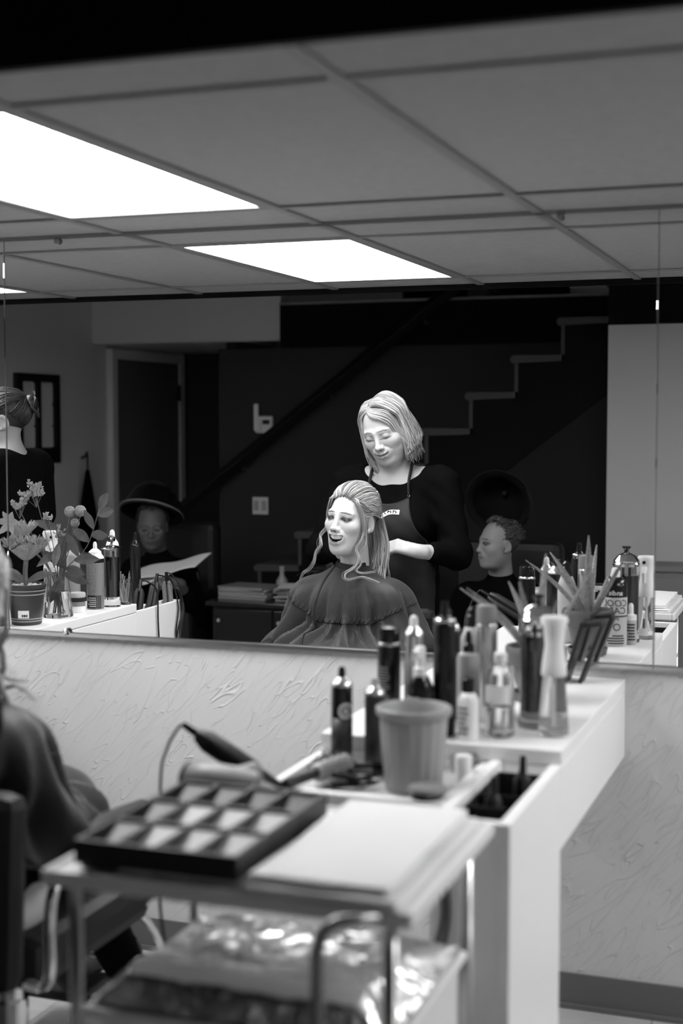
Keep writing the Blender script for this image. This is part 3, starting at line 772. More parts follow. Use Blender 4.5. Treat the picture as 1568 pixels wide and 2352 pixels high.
# ================================================================== PEOPLE
def rotm(yaw, pitch=0, roll=0):            # yaw about Z (towards -X for +), pitch down (+), roll (+ tips the crown to -X)
    return np.array(Matrix.Rotation(R(yaw), 3, 'Z') @ Matrix.Rotation(R(-pitch), 3, 'X') @ Matrix.Rotation(R(-roll), 3, 'Y'))
def head(F, fr, mouth=0, eyes='open', age=0, fat=0, neck=None):
    """head in local frame: +y face, +z up, origin at eye height between the ears"""
    e = lambda *a, **k: F.ell(*a, fr=fr, **k); c = lambda *a, **k: F.cap(*a, fr=fr, **k)
    j = .011*(mouth == 1); mouth_ = mouth; sm_ = 1 if mouth else 0
    e((0, -.016, .028), (.073, .093, .084), k=.02)
    e((0, .030, -.022), (.062 + fat*.006, .060, .075), k=.03)                  # mid face
    e((0, .024, -.066 - j*.6), (.052 + fat*.008, .058, .050 + j*.4), k=.03)    # jaw
    e((0, .068, -.098 - j), (.021, .018, .017), k=.022)                        # chin
    if fat: e((0, .035, -.100), (.040, .045, .022), k=.03)
    for s in (-1, 1):
        e((s*.040, .056, -.030 + .005*sm_), (.023 + .003*sm_, .022, .020), k=.022)     # cheek
        c((s*.012, .0815, .020), (s*.045, .0690, .017), .0065, .0060, k=.016)                  # brow
        e((s*.032, .096, .000), (.017, .013, .010), k=.010, neg=True)                      # socket
        e((s*.0315, .0735, -.001), (.0150, .0135, .0125), k=.004)                          # eyeball under the lids
        if eyes == 'open': e((s*.0320, .0865, -.0005), (.0125, .0075, .0027), k=.002, neg=True)
        e((s*.0115, .0955, -.037), (.0075, .009, .0070), k=.006)                           # wing of the nose
        e((s*.0065, .1010, -.0425), (.0036, .0046, .0030), k=.002, neg=True)
        c((s*.021, .0875, -.037), (s*.033, .0775, -.052), .0024, .0012, k=.012, neg=True) if (mouth or age) else None
        # ear
        e((s*.074, -.014, -.012), (.0085, .0185, .031), k=.006, rot=(R(-14), 'X'))
        e((s*.0825, -.009, -.010), (.0075, .0105, .021), k=.004, neg=True, rot=(R(-14), 'X'))
        e((s*.075, -.002, -.036), (.006, .008, .009), k=.005)
    c((0, .082, .012), (0, .1015, -.030), .0075, .0095, k=.010)                            # nose
    e((0, .1045, -.034), (.0105, .0105, .0092), k=.006)
    e((0, .082, -.062), (.030, .016, .024 + j*.5), k=.016)                                 # muzzle
    if mouth == 1:                                                                         # broad open laugh
        for s in (-1, 1):
            c((0, .0985, -.0580), (s*.016, .0945, -.0565), .0042, .0040, k=.004); c((s*.016, .0945, -.0565), (s*.031, .0790, -.0520), .0040, .0024, k=.004)
            c((0, .0950, -.0870), (s*.015, .0915, -.0820), .0052, .0048, k=.005); c((s*.015, .0915, -.0820), (s*.031, .0785, -.0545), .0046, .0024, k=.005)
        e((0, .096, -.0700), (.0165, .024, .0125), k=.003, neg=True)
        for s in (-1, 1): e((s*.0150, .092, -.0655), (.0125, .022, .0092), k=.003, neg=True)
        for s in (-1, 1): e((s*.0235, .086, -.0590), (.0055, .015, .0040), k=.003, neg=True)
    elif mouth == 2:                                                                       # smile with lips just apart
        for s in (-1, 1):
            c((0, .0985, -.0605), (s*.015, .0945, -.0600), .0044, .0040, k=.004); c((s*.015, .0945, -.0600), (s*.030, .0800, -.0545), .0038, .0022, k=.005)
            c((0, .0965, -.0745), (s*.015, .0925, -.0715), .0056, .0048, k=.005); c((s*.015, .0925, -.0715), (s*.030, .0800, -.0565), .0044, .0022, k=.005)
            c((0, .1025, -.0668), (s*.015, .0975, -.0652), .0028, .0024, k=.002, neg=True); c((s*.015, .0975, -.0652), (s*.029, .0840, -.0560), .0022, .0012, k=.002, neg=True)
    else:
        wv = .025
        for s in (-1, 1):
            c((0, .0985, -.0605), (s*wv, .083, -.0595), .0046, .0026, k=.005)
            c((0, .0965, -.0715), (s*wv*.9, .083, -.0630), .0055, .0030, k=.006)
        for s in (-1, 1): c((0, .1040, -.0662), (s*wv, .0865, -.0612), .0016, .0012, k=.002, neg=True)
def skin_tone(V, fr, base=.60, mouth=0, eyes='open', lip=.30, brow=.18, lash=.03):
    Q = ((V - fr[1]) @ fr[0])/fr[2]; x, y, z = np.abs(Q[:, 0]), Q[:, 1], Q[:, 2]
    c = np.full(len(V), base); f = y > .05
    def put(m, v, s=1.):
        nonlocal c; m = np.clip(m, 0, 1)*f*s; c = c*(1-m) + v*m
    def blob(cx, cz, rx, rz, soft=.35):
        d = np.sqrt(((x-cx)/rx)**2 + ((z-cz)/rz)**2); return (1 + soft - d)/soft
    zb_ = z - 6*np.clip(.030 - x, -.02, 0)*0 + .18*(x - .030)*(x > .034); d_ = np.sqrt(((x-.031)/.017)**2 + ((zb_-.0225)/.0026)**2); put((1.5 - d_)/.5, brow, .9)
    put(blob(.032, .001, .0185, .0090, .6), base*.62, .5)
    if eyes == 'open': put(blob(.032, .0012, .0165, .0066, .35), lash, .95)
    else: put(blob(.032, -.0068, .0165, .0030, .5), lash, .95); put(blob(.032, -.001, .016, .007, .6), base*.7, .5)
    if mouth:
        zc_ = -.070 + 14*x*x if mouth == 1 else -.0672 + 12*x*x
        hh = np.clip(1 - (x/.031)**2, 0, 1); hu, hl = ((.0155, .0215) if mouth == 1 else (.0100, .0120))
        put(np.clip((hu*np.sqrt(hh) - (z - zc_))/.003, 0, 1)*np.clip((hl*np.sqrt(hh) + (z - zc_))/.003, 0, 1)*(x < .031)*(y > .068), lip, .75)
        if mouth == 1: put(blob(0, -.066, .0270, .0135, .1)*(y < .0900 - 9*x*x), .015)
        else: put(np.clip(1.3 - np.abs(z - zc_ - .0008)/.0022, 0, 1)*(x < .027), .03, .85)
    else: put(blob(0, -.0655, .024, .0098, .25), lip, .8); put(blob(0, -.0652, .023, .0016, .5), .06, .8)
    put(blob(.0065, -.0425, .004, .003, .3), .08)
    return c
def eyeball(fr, s, parent, look=(0, 0), white=.22):
    n, m_ = 20, 14; V = []; F_ = []; C = []; c = np.array((s*.0318, .0742, -.0008)); r = .0117
    d0 = Vector((look[0], 1, look[1])).normalized()
    for i in range(m_ + 1):
        th = math.pi*i/m_
        for q in range(n):
            ph = 2*math.pi*q/n; d = np.array((math.sin(th)*math.cos(ph), math.cos(th), math.sin(th)*math.sin(ph)))
            V.append(fr[0] @ ((c + d*r)*fr[2]) + fr[1]); k = math.acos(max(-1, min(1, float(Vector(d).dot(d0)))))
            C.append(.008 if k < .22 else (.05 if k < .52 else white))
    for i in range(m_):
        for q in range(n): F_.append((i*n+q, i*n+(q+1) % n, (i+1)*n+(q+1) % n, (i+1)*n+q))
    mesh_obj('eye', V, F_, M_eye, parent, smooth=True, col=C)
def toW(fr, p): return fr[0] @ (np.asarray(p, float)*fr[2]) + fr[1]
class Hair:
    """locks: flattened tapering tubes, joined to one head of hair"""
    def __init__(s, fr): s.fr = fr; s.mb = MB(); s.col = []
    def lock(s, P, wd, tone, n=9, flat=.45, taper=.25, seg=5):
        pts = spline(P, max(2, n//max(1, len(P)-1))) if len(P) > 2 else P
        m = len(pts); rr = [wd*(.55 + .45*min(1, 6*i/m))*(1 - (1-taper)*max(0, (i/m - .45)/.55)) for i in range(m)]
        k0 = len(s.mb.V); s.mb.tube([toW(s.fr, p) for p in pts], [r*s.fr[2] for r in rr], seg, flat); s.col += [tone]*(len(s.mb.V)-k0)
    def shell(s, c, r, keep, tone, n=40):
        V = []; F_ = []; c = np.array(c)
        for i in range(n + 1):
            th = math.pi*i/n
            for q in range(2*n):
                ph = math.pi*q/n; d = np.array((math.sin(th)*math.cos(ph), math.sin(th)*math.sin(ph), math.cos(th))); V.append(c + d*np.array(r))
        for i in range(n):
            for q in range(2*n):
                f = (i*2*n+q, (i+1)*2*n+q, (i+1)*2*n+(q+1) % (2*n), i*2*n+(q+1) % (2*n))
                if all(keep(V[a]) for a in f): F_.append(f)
        s.mb.add([toW(s.fr, v) for v in V], F_); s.col += [tone]*len(V)
    def build(s, m, parent): return mesh_obj('hair', s.mb.V, s.mb.F, m, parent, smooth=True, col=s.col)
CR = np.array((0, -.016, .028)); RR = np.array((.073, .093, .084))
def on(d, k=1.):                            # point over the cranium in direction d
    d = np.asarray(d, float); d = d/np.linalg.norm(d); return CR + d*RR*k/np.linalg.norm(d) if False else CR + d*k/np.linalg.norm(d/RR)
def arc(d0, d1, k0, kv, k1, n=7, jit=0):
    d0, d1 = [np.array(d, float)/np.linalg.norm(d) for d in (d0, d1)]; out = []
    for i in range(n):
        t = i/(n-1); d = d0*(1-t) + d1*t; out.append(on(d, k0*(1-t) + k1*t + kv*math.sin(math.pi*t)) + (rng.normal(0, jit, 3) if jit else 0))
    return out
def hand(F, p, d, up, fr=None, curl=.9, sc_=1., side=1):
    """p wrist, d direction of the fingers, up back-of-hand normal; five separate curled fingers"""
    p = np.array(p, float); d = np.array(d, float)/np.linalg.norm(d); u = np.array(up, float); u = u - d*(u @ d); u /= np.linalg.norm(u); s = np.cross(d, u)*side
    P = lambda a, b, c: p + (d*a + s*b + u*c)*sc_
    F.cap(P(-.02, 0, 0), P(.03, 0, 0), .024*sc_, .026*sc_, k=.012)
    for b in (-.026, -.009, .009, .026): F.cap(P(.02, b*.7, 0), P(.082, b, .002), .0135*sc_, .0115*sc_, k=.012)
    for b, L in ((-.028, .058), (-.0095, .074), (.0095, .079), (.028, .070)):
        a0 = P(.084, b, .002); an = curl*.7; a1 = P(.084 + L*.45*math.cos(an), b*1.05, -L*.45*math.sin(an)); an2 = an + curl*.9
        a2 = P(.084 + L*.45*math.cos(an) + L*.32*math.cos(an2), b*1.0, -L*.45*math.sin(an) - L*.32*math.sin(an2)); an3 = an2 + curl*.6
        a3 = a2 + (d*math.cos(an3) - u*math.sin(an3))*L*.26*sc_
        F.cap(a0, a1, .0100*sc_, .0092*sc_, k=.004); F.cap(a1, a2, .0092*sc_, .0084*sc_, k=.002); F.cap(a2, a3, .0084*sc_, .0070*sc_, k=.002)
    t0, t1, t2, t3 = P(.018, .024, -.006), P(.045, .046, -.016), P(.072, .050, -.030), P(.092, .042, -.040)
    F.cap(t0, t1, .0145*sc_, .0115*sc_, k=.010); F.cap(t1, t2, .0112*sc_, .0098*sc_, k=.003); F.cap(t2, t3, .0098*sc_, .0080*sc_, k=.003)
def jit(a): return rng.uniform(-a, a)

SK = .46
# ------------------------------------------------------------------ the laughing woman in the cape
BX, BY = -1.705, 2.50
bride = thing('person', (BX, BY, 0), 'seated laughing woman in a dark grey cape with half pinned wavy blonde hair', 'person')
fb = (rotm(15, -2, -5), np.array((-1.703, 2.515, 1.208)), 1.05)
F = Field(axis(-2.05, -1.38, -1.83, -1.58, .0022, .012), axis(2.30, 2.75, 2.38, 2.66, .0022, .012), axis(.45, 1.34, 1.045, 1.34, .0022, .012))
head(F, fb, mouth=1, eyes='open', fat=.35)
F.cap((-1.705, 2.485, 1.13), (-1.708, 2.455, .98), .050, .056, k=.028)
F.cap((-1.80, 2.45, .90), (-1.62, 2.45, .90), .045, k=.04); F.ell((-1.715, 2.46, .76), (.15, .09, .20), k=.04); F.ell((-1.706, 2.50, .56), (.18, .17, .10), k=.05)
V, Fc = F.mesh()
mesh_obj('body', V, Fc, M_skin, bride, smooth=True, col=skin_tone(V, fb, .60, 1, lip=.13, brow=.05))
for s in (-1, 1): eyeball(fb, s, bride, look=(-.25, .02))
def teeth(fr, parent, hw, yc, zt, zb0, cv):
    V = []; Fq = []; n = 33
    for i in range(n):
        a = -1 + 2*i/(n-1); x = hw*a; yv = yc - cv*a*a; g = abs(math.sin(a*math.pi*3.5)); zb = zb0 + .0050*a*a - .0010*g
        V += [toW(fr, (x, yv + .0008*g, zt + .003*a*a)), toW(fr, (x, yv + .0012*g, (zt + zb)/2)), toW(fr, (x, yv, zb)), toW(fr, (x, yv - .004, zb))]
    for i in range(n-1):
        for q in range(3): Fq.append((i*4+q, i*4+4+q, i*4+5+q, i*4+q+1))
    mesh_obj('teeth', V, Fq, M_teeth, parent, smooth=True)
teeth(fb, bride, .0255, .0925, -.0560, -.0705, .0120)
# hair
h = Hair(fb); T = lambda: float(np.clip(rng.normal(.33, .10), .08, .6))
h.shell(CR, RR*1.035, lambda v: v[2] > .098 - 1.1*(v[1]-.050) if v[1] > .0 else v[2] > -.045 + .15*v[1], .16)
for i in range(700):                                        # swept back from the hairline over the crown, with volume
    a = R(rng.uniform(-105, 105)); d0 = (math.sin(a)*.95, .34 + .60*math.cos(a), .60 + .04*math.cos(a) - .22*abs(math.sin(a)) + .10*jit(1))
    d1 = (math.sin(a)*.45, -1, .30 + .15*jit(1)); kv = .05 + .10*math.cos(a)
    h.lock(arc(d0, d1, 1.035, kv*rng.uniform(.6, 1.15), 1.10, 8, .0010), rng.uniform(.0014, .0032), T(), 16, .45, .6)
for i in range(330):                                        # sides drawn back over the ears
    s = random.choice((-1, 1)); zz = rng.uniform(.0, .55); wv_ = rng.uniform(0, 6.28)
    P = arc((s*.90, .52 + .10*jit(1) - .1*zz, zz + .12), (s*.35, -1, rng.uniform(-.25, .2)), 1.035, .07, 1.10, 9, .0012)
    P = [p + np.array((0, 0, .004*math.sin(wv_ + i_*1.3))) for i_, p in enumerate(P)]
    h.lock(P, rng.uniform(.0018, .0040), T(), 18, .5, .6)
for i in range(46):                                         # twisted knot of pinned curls at the back
    a = rng.uniform(0, 6.28); q = rng.uniform(.2, 1); c0 = np.array((.025*math.cos(a)*q, -.115, .015 + .030*math.sin(a)*q))
    h.lock([c0 + np.array((.016*math.cos(b), -.012 + .01*math.sin(b*2), .016*math.sin(b))) for b in np.linspace(a, a + 4.2, 7)], .005, T(), 18, .6, .6)
for i in range(200):                                         # long lengths falling down the back and over the right shoulder
    x0 = rng.uniform(-.05, .075); ex = x0*1.05 + .018
    P = [(x0*.8, -.098, rng.uniform(-.03, .03)), (x0 + .015, -.105 + jit(.008), -.07), (ex + .01, -.090 + jit(.012), -.14), (ex + .022 + jit(.012), -.072 + jit(.014), -.20), (ex + .035 + jit(.018), -.055 + jit(.015), -.245 + jit(.03))]
    h.lock(P, rng.uniform(.0016, .0036), T(), 24, .6, .3)
for i in range(170):                                        # face-framing hair swept over the temples
    s = random.choice((-1, 1)); q = rng.random(); vo = 1.035 + .05*rng.random()
    P = [on((s*(.30 + .3*q), .84 - .1*q, .52 - .06*q), 1.03), on((s*.78, .62 - .12*q, .34 + .06*q), vo + .02), on((s*.97, .28 - .1*q, .10 + .12*q), vo + .03), on((s*1., -.15, .02 + .1*q), vo + .06), on((s*.75, -.70, -.05 + .1*q), 1.10), on((s*.3, -1, -.05), 1.12)]
    h.lock([p + rng.normal(0, .0012, 3) for p in P], rng.uniform(.0014, .0032), T()*1.1, 24, .45, .5)
for i in range(260):
    s = random.choice((-1, 1)); q = rng.random(); vo = 1.03 + .05*rng.random()
    q3 = rng.random(); P = [(s*.046, .064 - .01*q3, .066 + .012*q3), (s*.0645, .050 - .012*q3, .034 + .030*q), (s*.0735, .022, .012 + .040*q), (s*.0800, -.012, .020 + .028*q), (s*.0800, -.045, .012 + .04*q), (s*.062, -.085, .0 + .05*q), (s*.025, -.112, .0 + .03*q)]
    P = [np.array(p_) for p_ in P]
    h.lock([p + rng.normal(0, .0012, 3) for p in P], rng.uniform(.0014, .0034), T()*1.05, 24, .45, .5)
def tendril(P, wd, tone, k=3):
    for i in range(k*3):
        o_ = rng.normal(0, .0022, 3); sg = 1 if P[0][0] > 0 else -1; st = [on((sg*.15, .55 + .1*jit(1), .90), 1.04), on((sg*.48, .70, .60), 1.05)]; h.lock(st + [np.array(p) + o_ + rng.normal(0, .0008, 3) for p in P], wd*.5*rng.uniform(.6, 1.1), .62*tone*rng.uniform(.75, 1.25), 60, .6, .25)
# right (picture right) tendrils in front of the ear, curling on the shoulder
tendril([(.070, .035, .020), (.076, .030, -.025), (.073, .036, -.065), (.062, .046, -.100), (.074, .040, -.130), (.066, .050, -.160), (.046, .075, -.185), (.060, .078, -.205), (.098, .055, -.190), (.125, .035, -.195), (.150, .015, -.205)], .0055, .60, 4)
tendril([(.071, .025, .015), (.078, .022, -.04), (.080, .024, -.085), (.068, .036, -.110), (.078, .036, -.150), (.072, .050, -.172), (.095, .045, -.178), (.13, .02, -.170)], .0045, .52, 3)
tendril([(.060, .060, .060), (.070, .045, .020), (.076, .034, -.02), (.078, .028, -.055)], .006, .5, 5)
# left (picture left) tendrils
tendril([(-.050, .062, .060), (-.066, .050, .012), (-.063, .054, -.035), (-.088, .050, -.070), (-.074, .062, -.100), (-.098, .056, -.130), (-.100, .060, -.165), (-.118, .060, -.195), (-.150, .050, -.215), (-.165, .045, -.25)], .0052, .55, 4)
tendril([(-.058, .052, .050), (-.068, .044, .005), (-.070, .048, -.040), (-.098, .045, -.085), (-.086, .055, -.115), (-.100, .05, -.14)], .0035, .42, 3)
tendril([(-.046, .068, .064), (-.060, .060, .022), (-.064, .056, -.015), (-.070, .05, -.045)], .005, .45, 4)
h.build(M_hair, bride)
# sparkling pins
for i, p in enumerate(((.062, -.052, .098), (.060, -.062, .088), (.066, -.070, .060), (.068, -.085, .02))):
    q = toW(fb, p); MB().lathe([(.001, -.004), (.004, -.002), (.0045, .001), (.001, .004)], q, 8).build('hair_pin', M_chrome, bride)
MB().tube([toW(fb, (.064, -.058, .096)), toW(fb, (.067, -.066, .045))], .0022, 6).build('hair_clip', M_chrome, bride)
# cape: cloth draped over shoulders, arms and lap
F = Field(np.arange(-2.20, -1.20, .0075), np.arange(2.16, 3.20, .0075), np.arange(.40, 1.09, .0075))
cx = BX - .018
F.cap((cx, 2.465, .90), (cx + .008, 2.476, .985), .070, .058, k=.03)
F.cap((cx - .15, 2.46, .905), (cx + .15, 2.46, .905), .066, k=.06)
F.ell((cx, 2.47, .80), (.20, .13, .22), k=.08)
for s in (-1, 1):
    F.cap((cx + s*.165, 2.46, .885), (cx + s*.225, 2.49, .68), .066, .080, k=.07)
    F.cap((cx + s*.225, 2.49, .68), (cx + s*.10, 2.72, .68), .080, .068, k=.08)
    F.cap((cx + s*.09, 2.50, .62), (cx + s*.075, 2.82, .660), .100, .075, k=.08)
F.ell((cx, 2.60, .69), (.18, .22, .09), k=.08)
F.cap((cx - .07, 2.86, .665), (cx + .07, 2.86, .665), .052, k=.05); F.cap((cx - .085, 2.875, .60), (cx + .085, 2.875, .60), .040, k=.05)
G = F.pts(tuple(slice(None) for _ in range(3))); dx, dy = G[..., 0] - cx, G[..., 1] - 2.47; an = np.arctan2(dy, dx); rad = np.sqrt(dx*dx + dy*dy)
am = np.clip((.98 - G[..., 2])/.16, 0, 1)*np.clip((rad - .05)/.15, 0, 1)
zz_ = G[..., 2]; F.D += am*1.7*(.011*np.sin(13*an + 6*zz_ + 1.2*np.sin(9*zz_)) + .007*np.sin(23*an + 5 + 9*rad + 5*zz_) + .0045*np.sin(37*an - 12*zz_) + .004*np.sin(31*zz_ + 5*an + 18*rad))
hem = .655 + .012*np.sin(11*an) + .05*np.clip((2.55 - G[..., 1])/.2, 0, 1) - .06*np.clip((G[..., 1] - 2.72)/.1, 0, 1)
F.D = np.maximum(F.D, hem - G[..., 2]).astype(np.float32)
V, Fc = F.mesh(); CV, CF = V, Fc
cape = mesh_obj('cape', V, Fc, M_cape, bride, smooth=True)
bv = BVHTree.FromPolygons([Vector(v) for v in V], [tuple(map(int, f)) for f in Fc])
def stick(p, d=(0, -1, 0), off=.002):
    hit = bv.ray_cast(Vector(p), Vector(d)); return hit[0] + hit[1]*off if hit[0] is not None else None
# gathered seam across the chest, and the dark overlap of the wrap
seam = []
for i in range(61):
    u = -1 + i/30; x = cx + .02 + u*.265; zz = .832 + .085*max(0, abs(u) - .38)/.62
    p = stick((x, 3.6, zz))
    if p is not None: seam.append(p)
MB().tube(seam, .0022, 5).build('seam', M_capeb, cape, smooth=True)
pk = MB()
for i in range(0, len(seam) - 1):
    p = seam[i]; q = stick((p.x + .003, 3.6, p.z + .020), off=.001); q2 = stick((p.x - .002, 3.6, p.z - .012), off=.001)
    if q is not None and (q - p).length < .05 and i % 2 == 0: pk.tube([p, (p + q)/2 + Vector((0, .003, 0)), q], [.0030, .0026, .0006], 5)
pk.build('gathers', M_cape, cape, smooth=True)
for pth in (((-.035, 1.045), (-.075, .98), (-.092, .92), (-.098, .86), (-.085, .80), (-.075, .752)),):
    pp = [stick((cx + a, 3.6, b), off=.0015) for a, b in spline([(a, b, 0) for a, b in pth], 6) and [(q[0], q[1]) for q in spline([(a, b, 0) for a, b in pth], 6)]]
    MB().tube([p for p in pp if p is not None], .0055, 6, .5).build('wrap_edge', M_capeb, cape, smooth=True)
# black neck band
cl = []
MB().lathe([(.064, 0), (.060, .02), (.058, .045), (.056, .047), (.055, .02), (.060, -.002)], (cx + .008, 2.476, 1.000), 32, Matrix.Rotation(R(-8), 3, 'X')).build('neck_band', M_capeb, bride, smooth=True)
# legs and shoes
F = Field(np.arange(cx - .26, cx + .26, .008), np.arange(2.36, 3.32, .008), np.arange(.13, .75, .008))
for s in (-1, 1):
    F.cap((cx + s*.095, 2.48, .58), (cx + s*.075, 2.80, .605), .085, .066, k=.03); F.cap((cx + s*.075, 2.80, .605), (cx + s*.080, 3.06, .24), .064, .050, k=.03)
mesh_obj('trousers', *F.mesh(), M_blkfab, bride, smooth=True)
for s in (-1, 1):
    F = Field(np.arange(cx + s*.08 - .08, cx + s*.08 + .08, .006), np.arange(3.0, 3.36, .006), np.arange(.12, .30, .006))
    F.cap((cx + s*.08, 3.08, .175), (cx + s*.08, 3.24, .165), .036, .032, k=.02); F.cap((cx + s*.08, 3.06, .20), (cx + s*.08, 3.07, .26), .040, .045, k=.02)
    mesh_obj('shoe', *F.mesh(), M_blkmat, bride, smooth=True)

# ------------------------------------------------------------------ stylist
SX, SY = -1.70, 2.06
sty = thing('person', (SX, SY - .05, 0), 'smiling blonde stylist in a black top and apron standing behind the seated woman', 'person')
fs = (rotm(4, 24, 11), np.array((-1.712, 2.10, 1.535)), 1.07)
F = Field(axis(-2.10, -1.34, -1.82, -1.60, .0024, .0055), axis(1.86, 2.44, 1.98, 2.25, .0024, .0055), axis(.78, 1.68, 1.38, 1.68, .0024, .0055))
head(F, fs, mouth=2, eyes='closed', fat=1.3)
F.cap((-1.705, 2.065, 1.47), (-1.700, 2.015, 1.32), .054, .066, k=.035)
F.cap((SX - .15, 2.0, 1.335), (SX + .15, 2.0, 1.335), .050, k=.05); F.ell((SX, 2.02, 1.20), (.17, .095, .17), k=.05); F.ell((SX, 2.02, .92), (.16, .10, .20), k=.05)
AR = {1: ((SX + .205, 2.0, 1.315), (SX + .275, 2.07, 1.045), (-1.535, 2.235, 1.070)), -1: ((SX - .205, 2.0, 1.315), (SX - .285, 2.08, 1.05), (-1.83, 2.20, 1.05))}
for s, (a, b, c) in AR.items():
    F.cap(a, b, .050, .042, k=.03); F.cap(b, c, .040, .026, k=.02)
hand(F, AR[1][2], (-.83, .25, .20), (.15, .55, .85), curl=.85, side=-1); hand(F, AR[-1][2], (.88, .12, .2), (-.15, .55, .85), curl=.85, side=1)
V, Fc = F.mesh()
mesh_obj('body', V, Fc, M_skin, sty, smooth=True, col=skin_tone(V, fs, SK, 2, 'closed', lip=.17, brow=.12))
# smiling teeth line
h = Hair(fs); T = lambda: float(np.clip(rng.normal(.31, .12), .06, .6))
h.shell(CR, RR*1.035, lambda v: (v[2] > .102 - 1.1*(v[1]-.050) if v[1] > .0 else v[2] > -.05), .14)
teeth(fs, sty, .0200, .0925, -.0620, -.0672, .0110)
def wave(P, amp):
    ph = rng.uniform(0, 6.28); return [np.array(p) + np.array((amp*math.sin(ph + 1.5*i_), amp*math.cos(ph*2 + 1.3*i_), 0))*(i_ > 1) for i_, p in enumerate(P)]
for i in range(560):                                       # bob from a side part
    yy = rng.uniform(-.95, .66); top = on((-.30, yy, .95), 1.04)
    s = 1 if rng.random() < .56 else -1; vol = rng.uniform(1.08, 1.24)
    if s > 0:
        fy = yy*.9 + .06*jit(1); lo = rng.uniform(-.150, -.080)
        P = [top, on((.25, yy + .05, .92), 1.02 + (vol - 1)*.9), on((.78, fy*1.02, .50), vol), on((1.0, fy*.85, .05), vol),
             np.array((.087 + jit(.008), CR[1] + .080*fy + jit(.006), -.045)), np.array((.088 + jit(.010), CR[1] + .076*fy + .008 + jit(.01), -.085)), np.array((.080 + jit(.018), CR[1] + .070*fy + .012 + jit(.014), lo))]
    else:
        fy = yy*.8 + .08*jit(1); lo = rng.uniform(-.165, -.085)
        P = [top, on((-.62, yy, .72), vol*.97), on((-.95, fy, .22), vol*.97), np.array((-.086 + jit(.006), CR[1] + .082*fy, -.03)),
             np.array((-.087 + jit(.008), CR[1] + .085*fy + .008, -.075)), np.array((-.070 + jit(.016), CR[1] + .085*fy + .018 + jit(.012), lo))]
    h.lock(wave(P, .003), rng.uniform(.0020, .0048), T(), 26, .5, .3)
for i in range(150):                                        # long fringe sweeping over the forehead to the picture right
    q = rng.random(); vo = 1.05 + .10*rng.random(); top = on((-.30, .78 - .35*q, .72 + .15*q), 1.045)
    P = [top, on((.04, .93 - .27*q, .50 + .18*q), vo + .03), on((.50, .84 - .28*q, .12 + .30*q), vo + .03 + .04*q), np.array((.060 + .016*q, .056 - .030*q, -.012)), np.array((.074 + .010*q + jit(.003), .042 - .03*q, -.055)), np.array((.070 + jit(.012), .044 - .03*q, -.105 - .03*rng.random()))]
    h.lock(wave(P, .0022), rng.uniform(.0018, .0042), T()*1.15, 28, .5, .3)
for i in range(70):                                        # picture-left front strands
    q = rng.random(); P = [on((-.34, .72 - .25*q, .72 + .1*q), 1.045), on((-.66, .66 - .25*q, .42), 1.07 + .06*q), np.array((-.070, .044 - .03*q, .01)), np.array((-.079 + jit(.004), .044 - .03*q, -.045)), np.array((-.076, .046 - .02*q, -.095)), np.array((-.056 + jit(.012), .060 - .02*q, -.155 + jit(.02)))]
    h.lock(wave(P, .0025), rng.uniform(.0018, .0040), T(), 28, .5, .3)
h.build(M_hair, sty)
# shirt: wide neckline, three-quarter sleeves
F = Field(np.arange(-2.14, -1.28, .006), np.arange(1.82, 2.36, .006), np.arange(.62, 1.43, .006))
F.cap((SX - .17, 1.995, 1.325), (SX + .17, 1.995, 1.325), .064, k=.05); F.ell((SX, 2.015, 1.20), (.195, .118, .20), k=.06); F.ell((SX, 2.02, .95), (.185, .125, .25), k=.06); F.ell((SX, 2.01, .75), (.20, .13, .2), k=.06)
F.ell((SX - .085, 2.105, 1.16), (.085, .07, .085), k=.05); F.ell((SX + .085, 2.105, 1.16), (.085, .07, .085), k=.05)
for s, (a, b, c) in AR.items():
    a, b, c = [np.array(q) for q in (a, b, c)]
    F.cap(a, b, .060, .054, k=.04); F.cap(b, b*.40 + c*.60, .053, .043, k=.03)
F.ell((SX + .005, 2.07, 1.445), (.145, .18, .135), k=.008, neg=True)      # scooped neckline
G = F.pts(tuple(slice(None) for _ in range(3)))
F.D += .0035*np.sin(60*G[..., 0] + 35*G[..., 2]) * np.sin(45*G[..., 2] - 20*G[..., 1])
V, Fc = F.mesh(); mesh_obj('shirt', V, Fc, M_blkfab, sty, smooth=True)
bvS = BVHTree.FromPolygons([Vector(v) for v in V], [tuple(map(int, f)) for f in Fc])
def stickS(x, zz, off=.006):
    hit = bvS.ray_cast(Vector((x, 3.2, zz)), Vector((0, -1, 0))); return hit[0] + Vector((0, off, 0)) if hit[0] is not None and hit[0].y > 1.95 else None
